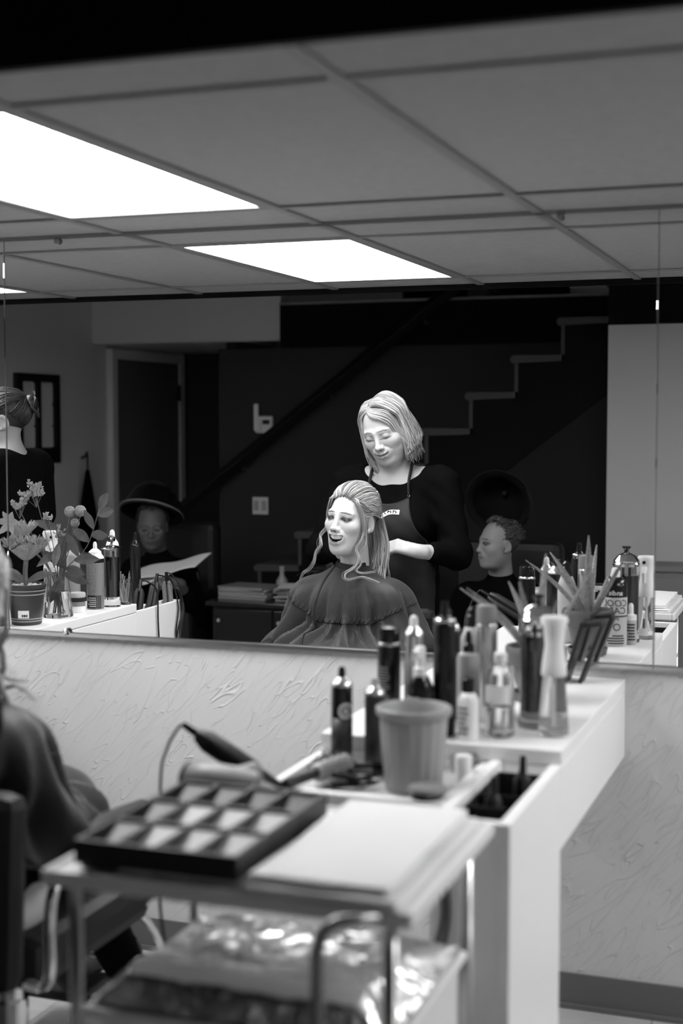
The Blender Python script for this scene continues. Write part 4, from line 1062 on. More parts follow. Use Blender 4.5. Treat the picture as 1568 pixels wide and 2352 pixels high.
# apron: bib with neck straps over the shirt
V = []; Fq = []; nx, nz = 30, 44; ok = {}
for j in range(nz + 1):
    zz = 1.275 - j*(1.275 - .70)/nz; q = min(1, j/16); hw = .088 + .085*q**1.5
    for i in range(nx + 1):
        x = SX + .010 + (-1 + 2*i/nx)*hw; zt = zz - .030*(1 - ((2*i/nx - 1)**2))*(1 - q); p = stickS(x, zt)
        ok[(i, j)] = len(V); V.append(tuple(p) if p is not None else (x, 2.12, zt))
for j in range(nz):
    for i in range(nx): Fq.append((ok[(i, j)], ok[(i, j+1)], ok[(i+1, j+1)], ok[(i+1, j)]))
ap = mesh_obj('apron', V, Fq, M_apron, sty, smooth=True); sm = ap.modifiers.new('smooth', 'SMOOTH'); sm.iterations = 4; so = ap.modifiers.new('thick', 'SOLIDIFY'); so.thickness = .002
for s in (-1, 1):
    a = stickS(SX + .01 + s*.084, 1.27, .007); b = Vector((SX + .005 + s*.078, 2.055, 1.385)); c = Vector((SX + s*.066, 1.985, 1.432)); 
    mid = Vector((SX + .008 + s*.080, 2.108, 1.33))
    MB().tube(spline([a, mid, b, c, (SX + s*.03, 1.945, 1.43)], 6), .0125, 10, .35).build('neck_strap', M_apron, ap, smooth=True)
    MB().lathe([(.001, -.003), (.006, -.001), (.007, .002), (.003, .004)], a + Vector((0, .004, .004)), 12, Matrix.Rotation(R(-90), 3, 'X')).build('snap', M_chrome, ap, smooth=True)
# white printed band on the bib
V = []; Fq = []; n = 40
for i in range(n + 1):
    u = i/n; x = SX - .045 + .115*u; zc_ = 1.203 + .010*math.tanh((u - .45)*7); p0 = stickS(x, zc_ - .0085, .010); p1 = stickS(x, zc_ + .0085, .010)
    V += [tuple(p0), tuple(p1)]
for i in range(n): Fq.append((2*i, 2*i+2, 2*i+3, 2*i+1))
bd = mesh_obj('printed_band', V, Fq, M_inkw, ap)
mk = MB(); q = random.Random(5)
for i in range(9):
    u = .05 + i*.105; x = SX - .045 + .115*u; zc_ = 1.203 + .010*math.tanh((u - .45)*7); p = stickS(x, zc_, .0108)
    wv = .0046
    mk.box(p.x - wv, p.x - wv*.3, p.y, p.y + .0004, p.z - .0062, p.z + .0062)
    if i % 2: mk.box(p.x - wv*.3, p.x + wv, p.y, p.y + .0004, p.z + .002, p.z + .0062)
    else: mk.box(p.x - wv*.3, p.x + wv, p.y, p.y + .0004, p.z - .0012, p.z + .0012)
    if i % 3 == 0: mk.box(p.x + wv*.3, p.x + wv, p.y, p.y + .0004, p.z - .0062, p.z)
mk.build('band_lettering', M_ink, ap)
# trousers and shoes
F = Field(np.arange(SX - .26, SX + .26, .01), np.arange(1.82, 2.28, .01), np.arange(.06, .90, .01))
F.ell((SX, 2.01, .78), (.185, .13, .13), k=.05)
for s in (-1, 1): F.cap((SX + s*.09, 2.01, .74), (SX + s*.095, 2.02, .45), .095, .068, k=.04); F.cap((SX + s*.095, 2.02, .45), (SX + s*.10, 2.0, .10), .066, .050, k=.03)
mesh_obj('trousers', *F.mesh(), M_blkfab, sty, smooth=True)
for s in (-1, 1):
    F = Field(np.arange(SX + s*.10 - .08, SX + s*.10 + .08, .008), np.arange(1.88, 2.24, .008), np.arange(-.02, .16, .008))
    F.cap((SX + s*.10, 1.97, .042), (SX + s*.10, 2.14, .036), .040, .034, k=.02); F.cap((SX + s*.10, 1.99, .05), (SX + s*.10, 2.0, .10), .042, .045, k=.02)
    mesh_obj('shoe', *F.mesh(), M_blkmat, sty, smooth=True)
# faint tattoo outline on the forearm is ink on skin
w0 = np.array(AR[1][2]); e0 = np.array(AR[1][1])

bride.location += Vector((-.012, -.03, 0))

# ------------------------------------------------------------------ second stylist at the left edge
QX, QY = -3.17, 2.50
s2 = thing('person', (QX, QY, 0), 'stylist with dark pinned up hair and black shirt turned away at the left edge', 'person')
f2 = (rotm(62, 8, 0), np.array((QX - .015, QY, 1.568)), 1.04)
F = Field(axis(-3.75, -2.86, -3.29, -3.05, .0032, .008), axis(2.20, 2.80, 2.38, 2.63, .0032, .008), axis(.86, 1.74, 1.42, 1.74, .0032, .008))
head(F, f2)
F.cap((QX + .005, QY - .005, 1.53), (QX + .03, QY, 1.40), .046, .056, k=.03); F.cap((QX + .03, QY - .15, 1.395), (QX + .03, QY + .15, 1.395), .05, k=.05); F.ell((QX + .02, QY, 1.15), (.09, .15, .25), k=.05)
A2 = {1: ((QX + .03, QY + .185, 1.365), (QX + .02, QY + .23, 1.06), (QX - .20, QY + .17, 1.12)), -1: ((QX + .03, QY - .185, 1.365), (QX + .02, QY - .23, 1.06), (QX - .20, QY - .17, 1.12))}
for q, (a, b, c) in A2.items():
    F.cap(a, b, .048, .040, k=.03); F.cap(b, c, .038, .026, k=.02); hand(F, c, (-.9, -.3*q, .1), (0, 0, 1), side=q)
V, Fc = F.mesh(); mesh_obj('body', V, Fc, M_skin, s2, smooth=True, col=skin_tone(V, f2, .26, 0, lip=.18, brow=.04))
h = Hair(f2); h.shell(CR, RR*1.05, lambda v: (v[2] > .085 - 1.1*(v[1]-.050) if v[1] > .02 else v[2] > -.06 + .3*(v[1])), .012)
for i in range(260):
    a = R(rng.uniform(-130, 130)); d0 = (math.sin(a)*.95, .30 + .60*math.cos(a), .55 - .35*abs(math.sin(a)) + .1*jit(1))
    h.lock(arc(d0, (math.sin(a)*.2, -1, .45 + .1*jit(1)), 1.04, .06, 1.1, 7, .001), rng.uniform(.002, .005), rng.uniform(.008, .03), 14, .5, .6)
h.shell((0, -.118, .045), (.036, .030, .036), lambda v: True, .010, 16)
for i in range(220):                                        # drawn up from the nape
    a = rng.uniform(-1, 1); d0 = (a*.95, -.75 + .5*abs(a), -.62 + .55*abs(a) + .1*jit(1)); h.lock(arc(d0, (a*.3, -.9, .50 + .1*jit(1)), 1.03, .06, 1.1, 7, .001), rng.uniform(.002, .005), rng.uniform(.008, .03), 14, .5, .6)
for i in range(200):
    a = rng.uniform(0, 6.28); q = rng.uniform(.1, 1); c0 = np.array((.034*math.cos(a)*q, -.118 - .014*q, .040 + .036*math.sin(a)*q))
    h.lock([c0 + np.array((.018*math.cos(b), -.012*math.sin(b*1.5), .018*math.sin(b))) for b in np.linspace(a, a + 4.6, 7)], .0022, rng.uniform(.01, .06), 18, .6, .5)
h.build(M_hairdk, s2)
F = Field(np.arange(-3.45, -2.9, .007), np.arange(2.16, 2.84, .007), np.arange(.66, 1.50, .007))
F.cap((QX + .03, QY - .16, 1.385), (QX + .03, QY + .16, 1.385), .068, k=.05); F.ell((QX + .015, QY, 1.20), (.125, .19, .24), k=.05); F.ell((QX + .01, QY, .90), (.125, .18, .28), k=.05)
for q, (a, b, c) in A2.items(): F.cap(a, np.array(a)*.4 + np.array(b)*.6, .066, .066, k=.04)
F.ell((QX - .005, QY, 1.520), (.080, .080, .080), k=.008, neg=True)
mesh_obj('shirt', *F.mesh(), M_blkfab, s2, smooth=True)
F = Field(np.arange(-3.40, -2.95, .01), np.arange(2.26, 2.74, .01), np.arange(-.02, .85, .01))
F.ell((QX + .01, QY, .74), (.12, .17, .12), k=.05)
for q in (-1, 1): F.cap((QX + .01, QY + q*.085, .70), (QX + .01, QY + q*.09, .12), .085, .055, k=.04); F.cap((QX + .01, QY + q*.09, .05), (QX - .13, QY + q*.09, .045), .042, .036, k=.02)
mesh_obj('trousers', *F.mesh(), M_blkfab, s2, smooth=True)

# ------------------------------------------------------------------ hooded dryer chairs and the people under them
def dryer_chair(x, y, label, hc, tilt, hr=.17, mr_=M_grey):
    t = thing('dryer_chair', (x, y - .05, 0), label, 'dryer chair', 'hooded dryer chairs')
    MB().box(x - .27, x + .27, y - .30, y + .26, .30, .44).build('seat', M_vinyl, t, bevel=.04)
    MB().box(x - .26, x + .26, y - .40, y - .27, .40, .98).build('backrest', M_vinyl, t, bevel=.04)
    for q in (-1, 1): MB().box(x + q*.30 - .035, x + q*.30 + .035, y - .32, y + .22, .28, .62).build('armrest', M_vinyl, t, bevel=.03)
    for q in (-1, 1):
        for w_ in (-.28, .20): MB().box(x + q*.27 - .02, x + q*.27 + .02, y + w_ - .02, y + w_ + .02, 0, .30).build('leg', M_wooddk, t)
    hx, hy, hz = hc
    MB().tube(spline([(x, y - .42, .35), (x, y - .44, .95), (hx, hy - .16 - .1*math.sin(tilt), hz + .13*math.cos(tilt) - .02), (hx, hy - .12*math.sin(tilt), hz + .12*math.cos(tilt))], 6), .016, 10).build('dryer_arm', M_wooddk, t, smooth=True)
    Mx = Matrix.Rotation(tilt, 3, 'X'); pr = []
    for i in range(13): a = i/12*R(88); pr.append((hr*.93*math.cos(a), hr*1.12*math.sin(a)))
    out = [(hr*1.06, -.012), (hr*1.10, -.004), (hr*1.08, .010), (hr*.96, .014)] + pr[2:]
    inn = [(r_*.93, z_*.93) for r_, z_ in pr][::-1] + [(hr*1.06, -.012)]
    hd = MB(); hd.lathe(out, hc, 44, Mx); o = hd.build('dryer_hood', M_hood, t, angle=40)
    md = MB(); md.lathe(inn, hc, 44, Mx); md.F = [f for f in md.F if len(f) == 4]; md.build('hood_lining', M_black, o, smooth=True)
    hd.F = [f for f in hd.F]
    MB().lathe([(hr*1.085, -.004), (hr*1.115, 0), (hr*1.085, .006)], hc, 44, Mx).build('hood_rim', mr_, o, smooth=True)  # default grey paints in the rim's lit edge; the tipped hood's rim is black
    return t
def open_hood(o):                            # drop the flat cap closing the hood
    pass
DC1 = dryer_chair(-3.70, .22, 'black hooded dryer chair over the woman reading, before the door', (-3.685, .25, 1.055), R(26), .165)
DC2 = dryer_chair(-1.56, .90, 'black dryer chair with its round hood tipped up, under the stairs', (-1.592, .70, 1.175), R(72), .147, M_blkmat)
import bmesh
for o in [o for o in COL.objects if o.name.startswith(('dryer_hood', 'hood_rim'))]:
    bm = bmesh.new(); bm.from_mesh(o.data); bad = [f for f in bm.faces if len(f.verts) > 6 and f.calc_area() > .02]; bmesh.ops.delete(bm, geom=bad, context='FACES_ONLY'); bm.to_mesh(o.data); bm.free()

def sitter(x, y, hz, yaw, pitch, label, age, tone, hair_tone, curl, scale=1.05, hands=None):
    t = thing('person', (x, y, 0), label, 'person')
    fr = (rotm(yaw, pitch, 0), np.array((x, y, hz)), scale)
    F = Field(axis(x - .40, x + .40, x - .12, x + .12, .0032, .01), axis(y - .25, y + .62, y - .12, y + .14, .0032, .01), axis(hz - .52, hz + .16, hz - .16, hz + .16, .0032, .01))
    head(F, fr, age=age, fat=.8)
    F.cap((x, y - .03, hz - .07), (x, y - .07, hz - .22), .052, .06, k=.03); F.cap((x - .15, y - .08, hz - .25), (x + .15, y - .08, hz - .25), .05, k=.05); F.ell((x, y - .08, hz - .42), (.16, .10, .2), k=.05)
    if hands:
        for q, c in hands.items():
            a = np.array((x + q*.19, y - .08, hz - .28)); b = np.array((x + q*.27, y + .02, hz - .47)); c = np.array(c)
            F.cap(a, b, .048, .040, k=.03); F.cap(b, c, .038, .027, k=.02); hand(F, c, (-q*.35, .8, .15), (q*.7, .1, .5), curl=.7, side=-q)
    V, Fc = F.mesh(); mesh_obj('body', V, Fc, M_skin, t, smooth=True, col=skin_tone(V, fr, tone, 0, 'open', lip=tone*.55, brow=.06))
    for q in (-1, 1): eyeball(fr, q, t, (0, -.2), .25)
    h = Hair(fr); h.shell(CR, RR*1.05, lambda v: (v[2] > .106 - 1.1*(v[1]-.050) if v[1] > .0 else v[2] > -.05 + .1*v[1]), hair_tone*.6)
    for i in range(520):
        a = R(rng.uniform(-150, 150)); e_ = rng.uniform(-.15, 1.4); d0 = np.array((math.sin(a), math.cos(a)*.9 - .1, e_))
        if d0[1] > .35 and e_ < .62 + .2*rng.random(): continue
        d1 = d0 + np.array((jit(.35), -.55 + jit(.2), .15 + jit(.2)))
        h.lock(arc(d0, d1, 1.03, curl*rng.uniform(.5, 1.3), 1.05 + curl*.4, 6, .0025), rng.uniform(.0018, .0038), hair_tone*rng.uniform(.4, 1.7), 10, .6, .4)
    h.build(M_hairdk, t)
    # black cape over the body and lap
    F = Field(np.arange(x - .48, x + .48, .012), np.arange(y - .28, y + .60, .012), np.arange(.42, hz - .08, .012))
    F.cap((x, y - .06, hz - .26), (x, y - .055, hz - .17), .075, .062, k=.03); F.cap((x - .15, y - .08, hz - .26), (x + .15, y - .08, hz - .26), .068, k=.06); F.ell((x, y - .06, hz - .42), (.20, .15, .22), k=.06)
    for q in (-1, 1):
        F.cap((x + q*.17, y - .07, hz - .29), (x + q*.27, y + .02, hz - .47), .068, .075, k=.05); F.cap((x + q*.11, y, .52), (x + q*.11, y + .42, .52), .10, .09, k=.06)
        if hands: F.cap((x + q*.27, y + .02, hz - .47), np.array((x + q*.27, y + .02, hz - .47))*.35 + np.array(hands[q])*.65, .065, .05, k=.04)
    G = F.pts(tuple(slice(None) for _ in range(3))); F.D += .006*np.clip((hz - .22 - G[..., 2])/.06, 0, 1)*np.sin(14*np.arctan2(G[..., 1] - y, G[..., 0] - x) + 8*G[..., 2])
    mesh_obj('cape', *F.mesh(), M_blkfab, t, smooth=True)
    F = Field(np.arange(x - .24, x + .24, .012), np.arange(y + .20, y + .62, .012), np.arange(-.02, .60, .012))
    for q in (-1, 1): F.cap((x + q*.11, y + .42, .48), (x + q*.11, y + .46, .10), .065, .05, k=.03); F.cap((x + q*.11, y + .45, .045), (x + q*.11, y + .56, .04), .04, .034, k=.02)
    mesh_obj('trousers', *F.mesh(), M_blkfab, t, smooth=True)
    return t, fr
rd, fr = sitter(-3.655, .30, .990, -22, 14, 'older woman in glasses reading a newspaper under the left dryer hood', 1, .10, .02, .10, hands={1: (-3.36, .57, .70), -1: (-3.66, .57, .68)})  # her skin value is lowered to stand in for the shade under the hood
for q in (-1, 1):
    ring = [toW(fr, (q*.032 + .021*math.cos(a), .099, -.002 + .016*math.sin(a))) for a in np.linspace(0, 2*math.pi, 20)]
    MB().tube(ring, .0016, 5).build('glasses_rim', M_alu, rd)
    MB().tube([toW(fr, (q*.053, .097, .002)), toW(fr, (q*.074, .05, .004)), toW(fr, (q*.077, -.01, .004))], .0014, 5).build('glasses_arm', M_alu, rd)
sitter(-1.520, 1.0, 1.005, 50, 0, 'older person with short curly grey hair in a black cape, head turned to the side', 1, .24, .06, .16, .97)
# newspaper
np_ = thing('newspaper', (-3.45, .60, .76), 'folded white newspaper held up by the reading woman', 'newspaper')
for k_, (tw, off) in enumerate(((R(-32), 0), (R(-50), .012))):
    V = []; Fq = []; nx, ny = 14, 8
    for th in (0, .004):
        for j in range(ny + 1):
            for i in range(nx + 1):
                u, v = i/nx, j/ny; x = -3.66 + .42*u*(1 - .35*k_); yv = .62 + off - .20*v; zz = .700 + .095*u + .055*v + .006*math.sin(u*9) - k_*.045 + th
                V.append((x, yv, zz))
    m_ = (nx+1)*(ny+1)
    for j in range(ny):
        for i in range(nx):
            a = j*(nx+1)+i; Fq.append((a, a+nx+1, a+nx+2, a+1)); Fq.append((m_+a, m_+a+1, m_+a+nx+2, m_+a+nx+1))
    for i in range(nx): Fq.append((i, i+1, m_+i+1, m_+i)); a = ny*(nx+1)+i; Fq.append((a+1, a, m_+a, m_+a+1))
    for j in range(ny): a = j*(nx+1); Fq.append((a+nx+1, a, m_+a, m_+a+nx+1)); b = a+nx; Fq.append((b, b+nx+1, m_+b+nx+1, m_+b))
    mesh_obj('sheet', V, Fq, M_paper, np_, smooth=False)

# ------------------------------------------------------------------ low black cabinet with magazines and plants
cb = thing('magazine_cabinet', (-2.70, .25, 0), 'low black cabinet carrying magazines and plants, behind the seated woman', 'cabinet')
MB().box(-3.22, -2.18, .02, .45, .03, .575).build('body', M_wooddk, cb, bevel=.004)
MB().box(-3.25, -2.15, .0, .48, .575, .60).build('top', M_blk, cb, bevel=.004)
for k_ in range(3):
    d_ = MB().box(-3.20 + .345*k_, -2.87 + .345*k_, .45, .468, .06, .56).build('door', M_blk, cb, bevel=.003)
    MB().lathe([(.006, 0), (.012, .012), (.010, .02)], (-3.17 + .345*k_, .468, .50), 12, Matrix.Rotation(R(-90), 3, 'X')).build('knob', M_alu, d_)
rq = random.Random(11)
for (mx, my, n_, lab) in ((-3.08, .27, 5, 'magazine in the thin left stack on the black cabinet'), (-2.76, .25, 6, 'magazine in the thick stack beside the cabinet plants')):
    zz = .6005
    for k_ in range(n_):
        hgt = rq.uniform(.008, .018); a = rq.uniform(-.25, .25)
        t = thing('magazine', (mx, my, zz), lab + ', ' + ('lowest', 'second from the bottom', 'third from the bottom', 'fourth from the bottom', 'fifth from the bottom', 'topmost')[k_ if k_ < n_-1 else 5], 'magazine', 'magazines on the black cabinet')
        MB().box(mx - .14, mx + .14, my - .105, my + .105, zz + .001, zz + hgt - .001, rot=a).build('pages', M_grey, t)
        MB().box(mx - .141, mx + .141, my - .106, my + .106, zz + hgt - .001, zz + hgt, rot=a).build('cover', M_paint if k_ % 2 else M_grey, t)
        zz += hgt + .0006
def bushy(x, y, zz, label, r, h, n, m=M_green, wd=.012):
    t = thing('potted_plant', (x, y, zz), label, 'potted plant', 'dim potted plants on the cabinet')
    MB().lathe([(.05, 0), (.06, .01), (.075, .11), (.068, .11), (.062, .10), (.002, .098)], (x, y, zz), 20).build('pot', M_blkmat, t, angle=40)
    lf = MB()
    for i in range(n):
        a = rng.uniform(0, 6.28); leafblade(lf, (x, y, zz + .10), (math.cos(a), math.sin(a), rng.uniform(.4, 2.2)), h*rng.uniform(.6, 1.), wd, r)
    lf.build('foliage', m, t)
bushy(-2.62, .16, .60, 'arching dark plant on the black cabinet left of the seated woman', .55, .34, 50)
bushy(-2.36, .15, .60, 'dense dark plant on the black cabinet close behind the seated woman', .35, .38, 70, wd=.02)
t = thing('bottle', (-2.93, .17, .60), 'small pale bottle on the black cabinet between the magazine stacks', 'bottle')
MB().lathe([(.03, 0), (.033, .004), (.033, .09), (.014, .12), (.012, .14)], (-2.93, .17, .60), 18).build('body', M_grey, t, angle=40)
MB().lathe([(.016, .14), (.016, .17)], (-2.93, .17, .60), 14).build('cap', M_grey, t, angle=40)
# closed umbrella on the left wall
um = thing('umbrella', (XL + .05, -1.0, .62), 'black closed umbrella hanging on the left wall below the framed panel', 'umbrella')
MB().lathe([(.006, 0), (.055, .10), (.075, .22), (.030, .50), (.014, .60)], (XL + .075, -1.0, .64), 10).build('canopy', M_blkfab, um, angle=20)
MB().tube(spline([(XL + .075, -1.0, .60), (XL + .075, -1.0, 1.30), (XL + .06, -1.0, 1.33), (XL + .03, -1.0, 1.32)], 5), .007, 8).build('shaft', M_wooddk, um, smooth=True)
# low white bench at far right edge seen behind the mist bottle
bn = thing('side_cabinet', (-.55, .06, 0), 'pale cabinet at the far right edge behind the mist bottle', 'cabinet')
MB().box(-.98, -.45, -.19, .05, .06, .80).build('body', M_grey, bn, bevel=.005); MB().box(-1.0, -.43, -.195, .07, .80, .83).build('top', M_grey, bn, bevel=.004); MB().box(-.96, -.47, -.15, .0, 0, .06).build('plinth', M_blk, bn)
MB().box(-.95, -.72, .05, .065, .10, .77).build('door', M_grey, bn); MB().box(-.71, -.48, .05, .065, .10, .77).build('door', M_grey, bn)

# ------------------------------------------------------------------ the styling chair
CX, CY = -1.715, 2.62
ch = thing('styling_chair', (CX, CY, 0), 'black styling chair with chrome arms under the seated woman', 'chair')
MB().lathe([(.30, 0), (.30, .008), (.26, .02), (.07, .03), (.06, .05)], (CX, CY, 0), 40).build('base_plate', M_chrome, ch, angle=30)
MB().lathe([(.045, .04), (.045, .30), (.036, .30), (.036, .44)], (CX, CY, 0), 24).build('hydraulic_column', M_chrome, ch, angle=30)
MB().box(CX - .24, CX + .24, 2.36, 2.86, .43, .535).build('seat', M_vinyl, ch, bevel=.035)
MB().box(CX - .262, CX + .262, 2.235, 2.305, .48, .86, tilt=(R(-4), 'X')).build('backrest', M_vinyl, ch, bevel=.03)
for q in (-1, 1):
    X = CX + q*.295
    MB().tube(spline([(CX + q*.235, 2.33, .47), (X, 2.31, .50), (X, 2.33, .66), (X, 2.48, .725), (X, 2.66, .72), (X, 2.79, .66), (X, 2.84, .54), (CX + q*.23, 2.82, .47)], 8), .012, 10).build('arm_tube', M_chrome, ch, smooth=True)
    MB().tube([(X, 2.42, .735), (X, 2.55, .745), (X, 2.70, .735)], [.018, .022, .018], 10, .7).build('arm_pad', M_vinyl, ch, smooth=True)
fo = MB()
for q in (-1, 1): MB().tube(spline([(CX + q*.15, 2.82, .45), (CX + q*.17, 2.95, .38), (CX + q*.20, 3.08, .16), (CX + q*.20, 3.20, .10), (CX + q*.19, 3.24, .10)], 6), .010, 8).build('footrest_tube', M_chrome, ch, smooth=True)
MB().tube([(CX - .19, 3.24, .10), (CX + .19, 3.24, .10)], .010, 8).build('footrest_tube', M_chrome, ch, smooth=True)
MB().tube(spline([(CX - .17, 3.02, .27), (CX, 3.05, .235), (CX + .17, 3.02, .27)], 6), .008, 8).build('footrest_brace', M_chrome, ch, smooth=True)
MB().box(CX - .245, CX + .245, 3.06, 3.22, .094, .126).build('foot_pad', M_vinyl, ch, bevel=.014)

# ------------------------------------------------------------------ trolley in the foreground
TX0, TX1, TY0, TY1, TT = -1.125, -.565, 1.84, 2.30, .882
tr = thing('salon_trolley', ((TX0+TX1)/2, (TY0+TY1)/2, 0), 'white two-tier trolley in the blurred foreground with chrome handle', 'trolley')
MB().box(TX0, TX1, TY0, TY1, TT - .014, TT - .0005).build('top_shelf', M_white, tr, bevel=.006)
for b in ((TX0, TX1, TY0 - .012, TY0), (TX0, TX1, TY1, TY1 + .012), (TX0 - .012, TX0, TY0 - .012, TY1 + .012), (TX1, TX1 + .012, TY0 - .012, TY1 + .012)):
    MB().box(*b, TT - .022, TT + .004).build('rim', M_white, tr, bevel=.005)
LZ = .682
MB().box(TX0 + .07, TX1 - .03, TY0 + .02, TY1 - .06, LZ - .155, LZ - .02).build('lower_bin', M_white, tr, bevel=.008)
MB().box(TX0 + .05, TX1 - .02, TY0, TY1 - .04, LZ - .02, LZ - .005).build('lower_shelf', M_white, tr, bevel=.005)
for x in (TX0 + .03, TX1 - .028):
    for y in (TY0 + .02, TY1 - .02):
        MB().tube([(x, y, .06), (x, y, TT - .014)], .011, 10).build('post', M_alu, tr, smooth=True)
        cs = MB().tube([(x - .012, y, .028), (x + .012, y, .028)], .027, 18).build('caster', M_blkmat, tr, angle=40)
MB().box(TX0 + .02, TX1 - .02, TY0 + .01, TY1 - .01, .14, .155).build('bottom_shelf', M_white, tr, bevel=.005)
MB().tube(spline([(-.600, TY0 - .012, TT - .008), (-.622, TY0 - .045, TT - .002), (-.650, TY0 - .062, TT - .006), (-.668, TY0 - .066, TT - .035), (-.670, TY0 - .066, TT - .10), (-.670, TY0 - .066, .50), (-.66, TY0 - .05, .44), (-.65, TY0, .42)], 7), .0095, 12).build('handle', M_steel, tr, smooth=True)
# foil sheets heaped on the lower shelf
V = []; Fq = []; nx, ny = 90, 64
fx0, fx1, fy0, fy1 = TX0 + .06, TX1 - .03, TY0 + .01, TY1 - .05
Z = np.zeros((nx + 1, ny + 1))
for k_ in range(90):
    a = rng.uniform(0, 6.28); f_ = rng.uniform(15, 120); Z += rng.uniform(.2, 1)*(.012*20/f_)**1.0*np.abs(np.sin((np.cos(a)*np.linspace(0, fx1-fx0, nx+1)[:, None] + np.sin(a)*np.linspace(0, fy1-fy0, ny+1)[None])*f_ + rng.uniform(0, 6)))
Z = Z/Z.max()*.016
for i in range(nx + 1):
    for j in range(ny + 1):
        e_ = min(1, 8*min(i/nx, 1-i/nx, j/ny, 1-j/ny)); V.append((fx0 + (fx1-fx0)*i/nx, fy0 + (fy1-fy0)*j/ny, LZ + .002 + Z[i, j]*e_ + .010*e_ + .036*(1 - j/ny)*min(1, 24*j/ny, 9*i/nx, 9*(1-i/nx))))
for i in range(nx):
    for j in range(ny): a = i*(ny+1)+j; Fq.append((a, a+ny+1, a+ny+2, a+1))
n0 = len(V)
V += [(fx0, fy0, LZ - .004), (fx1, fy0, LZ - .004), (fx1, fy1, LZ - .004), (fx0, fy1, LZ - .004)]; Fq.append((n0, n0+3, n0+2, n0+1))
fl = mesh_obj('foil_sheets', V, Fq, M_foil, None, at=((fx0+fx1)/2, (fy0+fy1)/2, LZ), smooth=True)
tag(fl, 'heap of crumpled highlighting foil on the lower shelf of the trolley', 'foil', kind='stuff')
# compartment organiser
OX0, OX1, OY0, OY1 = -1.085, -.825, 1.85, 2.22; OZ = TT
og = thing('compartment_tray', ((OX0+OX1)/2, (OY0+OY1)/2, OZ), 'black twelve-compartment tray on top of the trolley', 'tray')
cw, rw = (OX1-OX0)/4, (OY1-OY0)/3; OH = .050
M_cell = mat('grey_cell_lining', .62, .6)
for i in range(5):
    x = OX0 + cw*i; MB().box(x - .004, x + .004, OY0, OY1, OZ + .012, OZ + OH).build('divider', M_blkmat, og, bevel=.002)
for j in range(4):
    y = OY0 + rw*j; MB().box(OX0 - .004, OX1 + .004, y - .004, y + .004, OZ + .012, OZ + OH).build('divider', M_blkmat, og, bevel=.002)
for i in range(4):
    for j in range(3):
        x, y = OX0 + cw*(i+.5), OY0 + rw*(j+.5)
        xa, xb, ya, yb = OX0 + cw*i + .004, OX0 + cw*(i+1) - .004, OY0 + rw*j + .004, OY0 + rw*(j+1) - .004
        V = [(xa, ya, OZ + .004), (xb, ya, OZ + .004), (xb, yb, OZ + .004), (xa, yb, OZ + .004), (xa, ya, OZ + .012), (xb, ya, OZ + .012), (xb, yb, OZ + OH - .006), (xa, yb, OZ + OH - .006)]
        mesh_obj('sloped_cup', V, [(0, 3, 2, 1), (4, 5, 6, 7), (0, 1, 5, 4), (1, 2, 6, 5), (2, 3, 7, 6), (3, 0, 4, 7)], M_cell if (i > 0 and j < 2) else M_blkmat, og)
        bt_ = MB().lathe([(.30, 0), (.42, .6), (.46, 1)], (0, 0, 0), 16, sq=4); mesh_obj('cup_underside', [(x + v[0]*cw, y + v[1]*rw, OZ + .0005 + v[2]*.012) for v in bt_.V], bt_.F, M_blkmat, og)
# folded towels
def towel(x0, x1, y0, y1, z0, z1, label, seed):
    t = thing('folded_towel', ((x0+x1)/2, (y0+y1)/2, z0), label, 'towel', 'folded white towels on the trolley')
    n_ = 2; hh = (z1-z0)/n_
    for k_ in range(n_):
        F = Field(np.arange(x0 - .03, x1 + .03, .006), np.arange(y0 - .03, y1 + .03, .006), np.arange(z0 + k_*hh - .012, z0 + (k_+1)*hh + .012, .002))
        r_ = hh*.5; G = F.pts(tuple(slice(None) for _ in range(3)))
        qx = np.abs(G[..., 0] - (x0+x1)/2) - (x1-x0)/2 + r_; qy = np.abs(G[..., 1] - (y0+y1)/2) - (y1-y0)/2 + r_; qz = np.abs(G[..., 2] - (z0 + (k_+.5)*hh))
        F.D = (np.sqrt(np.maximum(qx, 0)**2 + np.maximum(qy, 0)**2 + qz**2) - r_*.97 + .0008*np.sin(40*G[..., 0] + seed)*np.sin(33*G[..., 1] + k_) + .0010*np.sin(13*G[..., 0] + 9*G[..., 1] + seed + 2*k_) + .0008*np.sin(21*G[..., 1] - 11*G[..., 0] + seed*2)).astype(np.float32)
        mesh_obj('towel_layer', *F.mesh(), M_towel, t, smooth=True)
towel(-.812, -.575, 1.832, 2.285, TT + .001, TT + .015, 'lower folded white towel on the trolley beside the black tray', 1)
towel(-.802, -.590, 1.842, 2.275, TT + .016, TT + .030, 'upper folded white towel on the trolley beside the black tray', 4)
# hair dryer lying behind the tray
hd = thing('hair_dryer', (-1.05, 2.26, TT), 'grey hair dryer lying behind the black compartment tray', 'hair dryer')
MB().tube([(-1.100, 2.262, TT + .038), (-1.092, 2.262, TT + .038), (-1.05, 2.262, TT + .038), (-1.01, 2.262, TT + .038), (-.965, 2.262, TT + .036)], [.030, .036, .036, .032, .026], 22).build('barrel', M_grey, hd, angle=40)
MB().tube([(-1.106, 2.262, TT + .038), (-1.098, 2.262, TT + .038)], [.030, .036], 22).build('intake_grille', M_blkmat, hd, angle=40)
MB().tube([(-.967, 2.262, TT + .034), (-.925, 2.262, TT + .026)], [.026, .016], 20, .6).build('nozzle', M_grey, hd, angle=40)
MB().tube([(-1.04, 2.285, TT + .040), (-1.03, 2.325, TT + .036), (-1.02, 2.38, TT + .036)], [.022, .019, .016], 14).build('handle', M_grey, hd, angle=40)
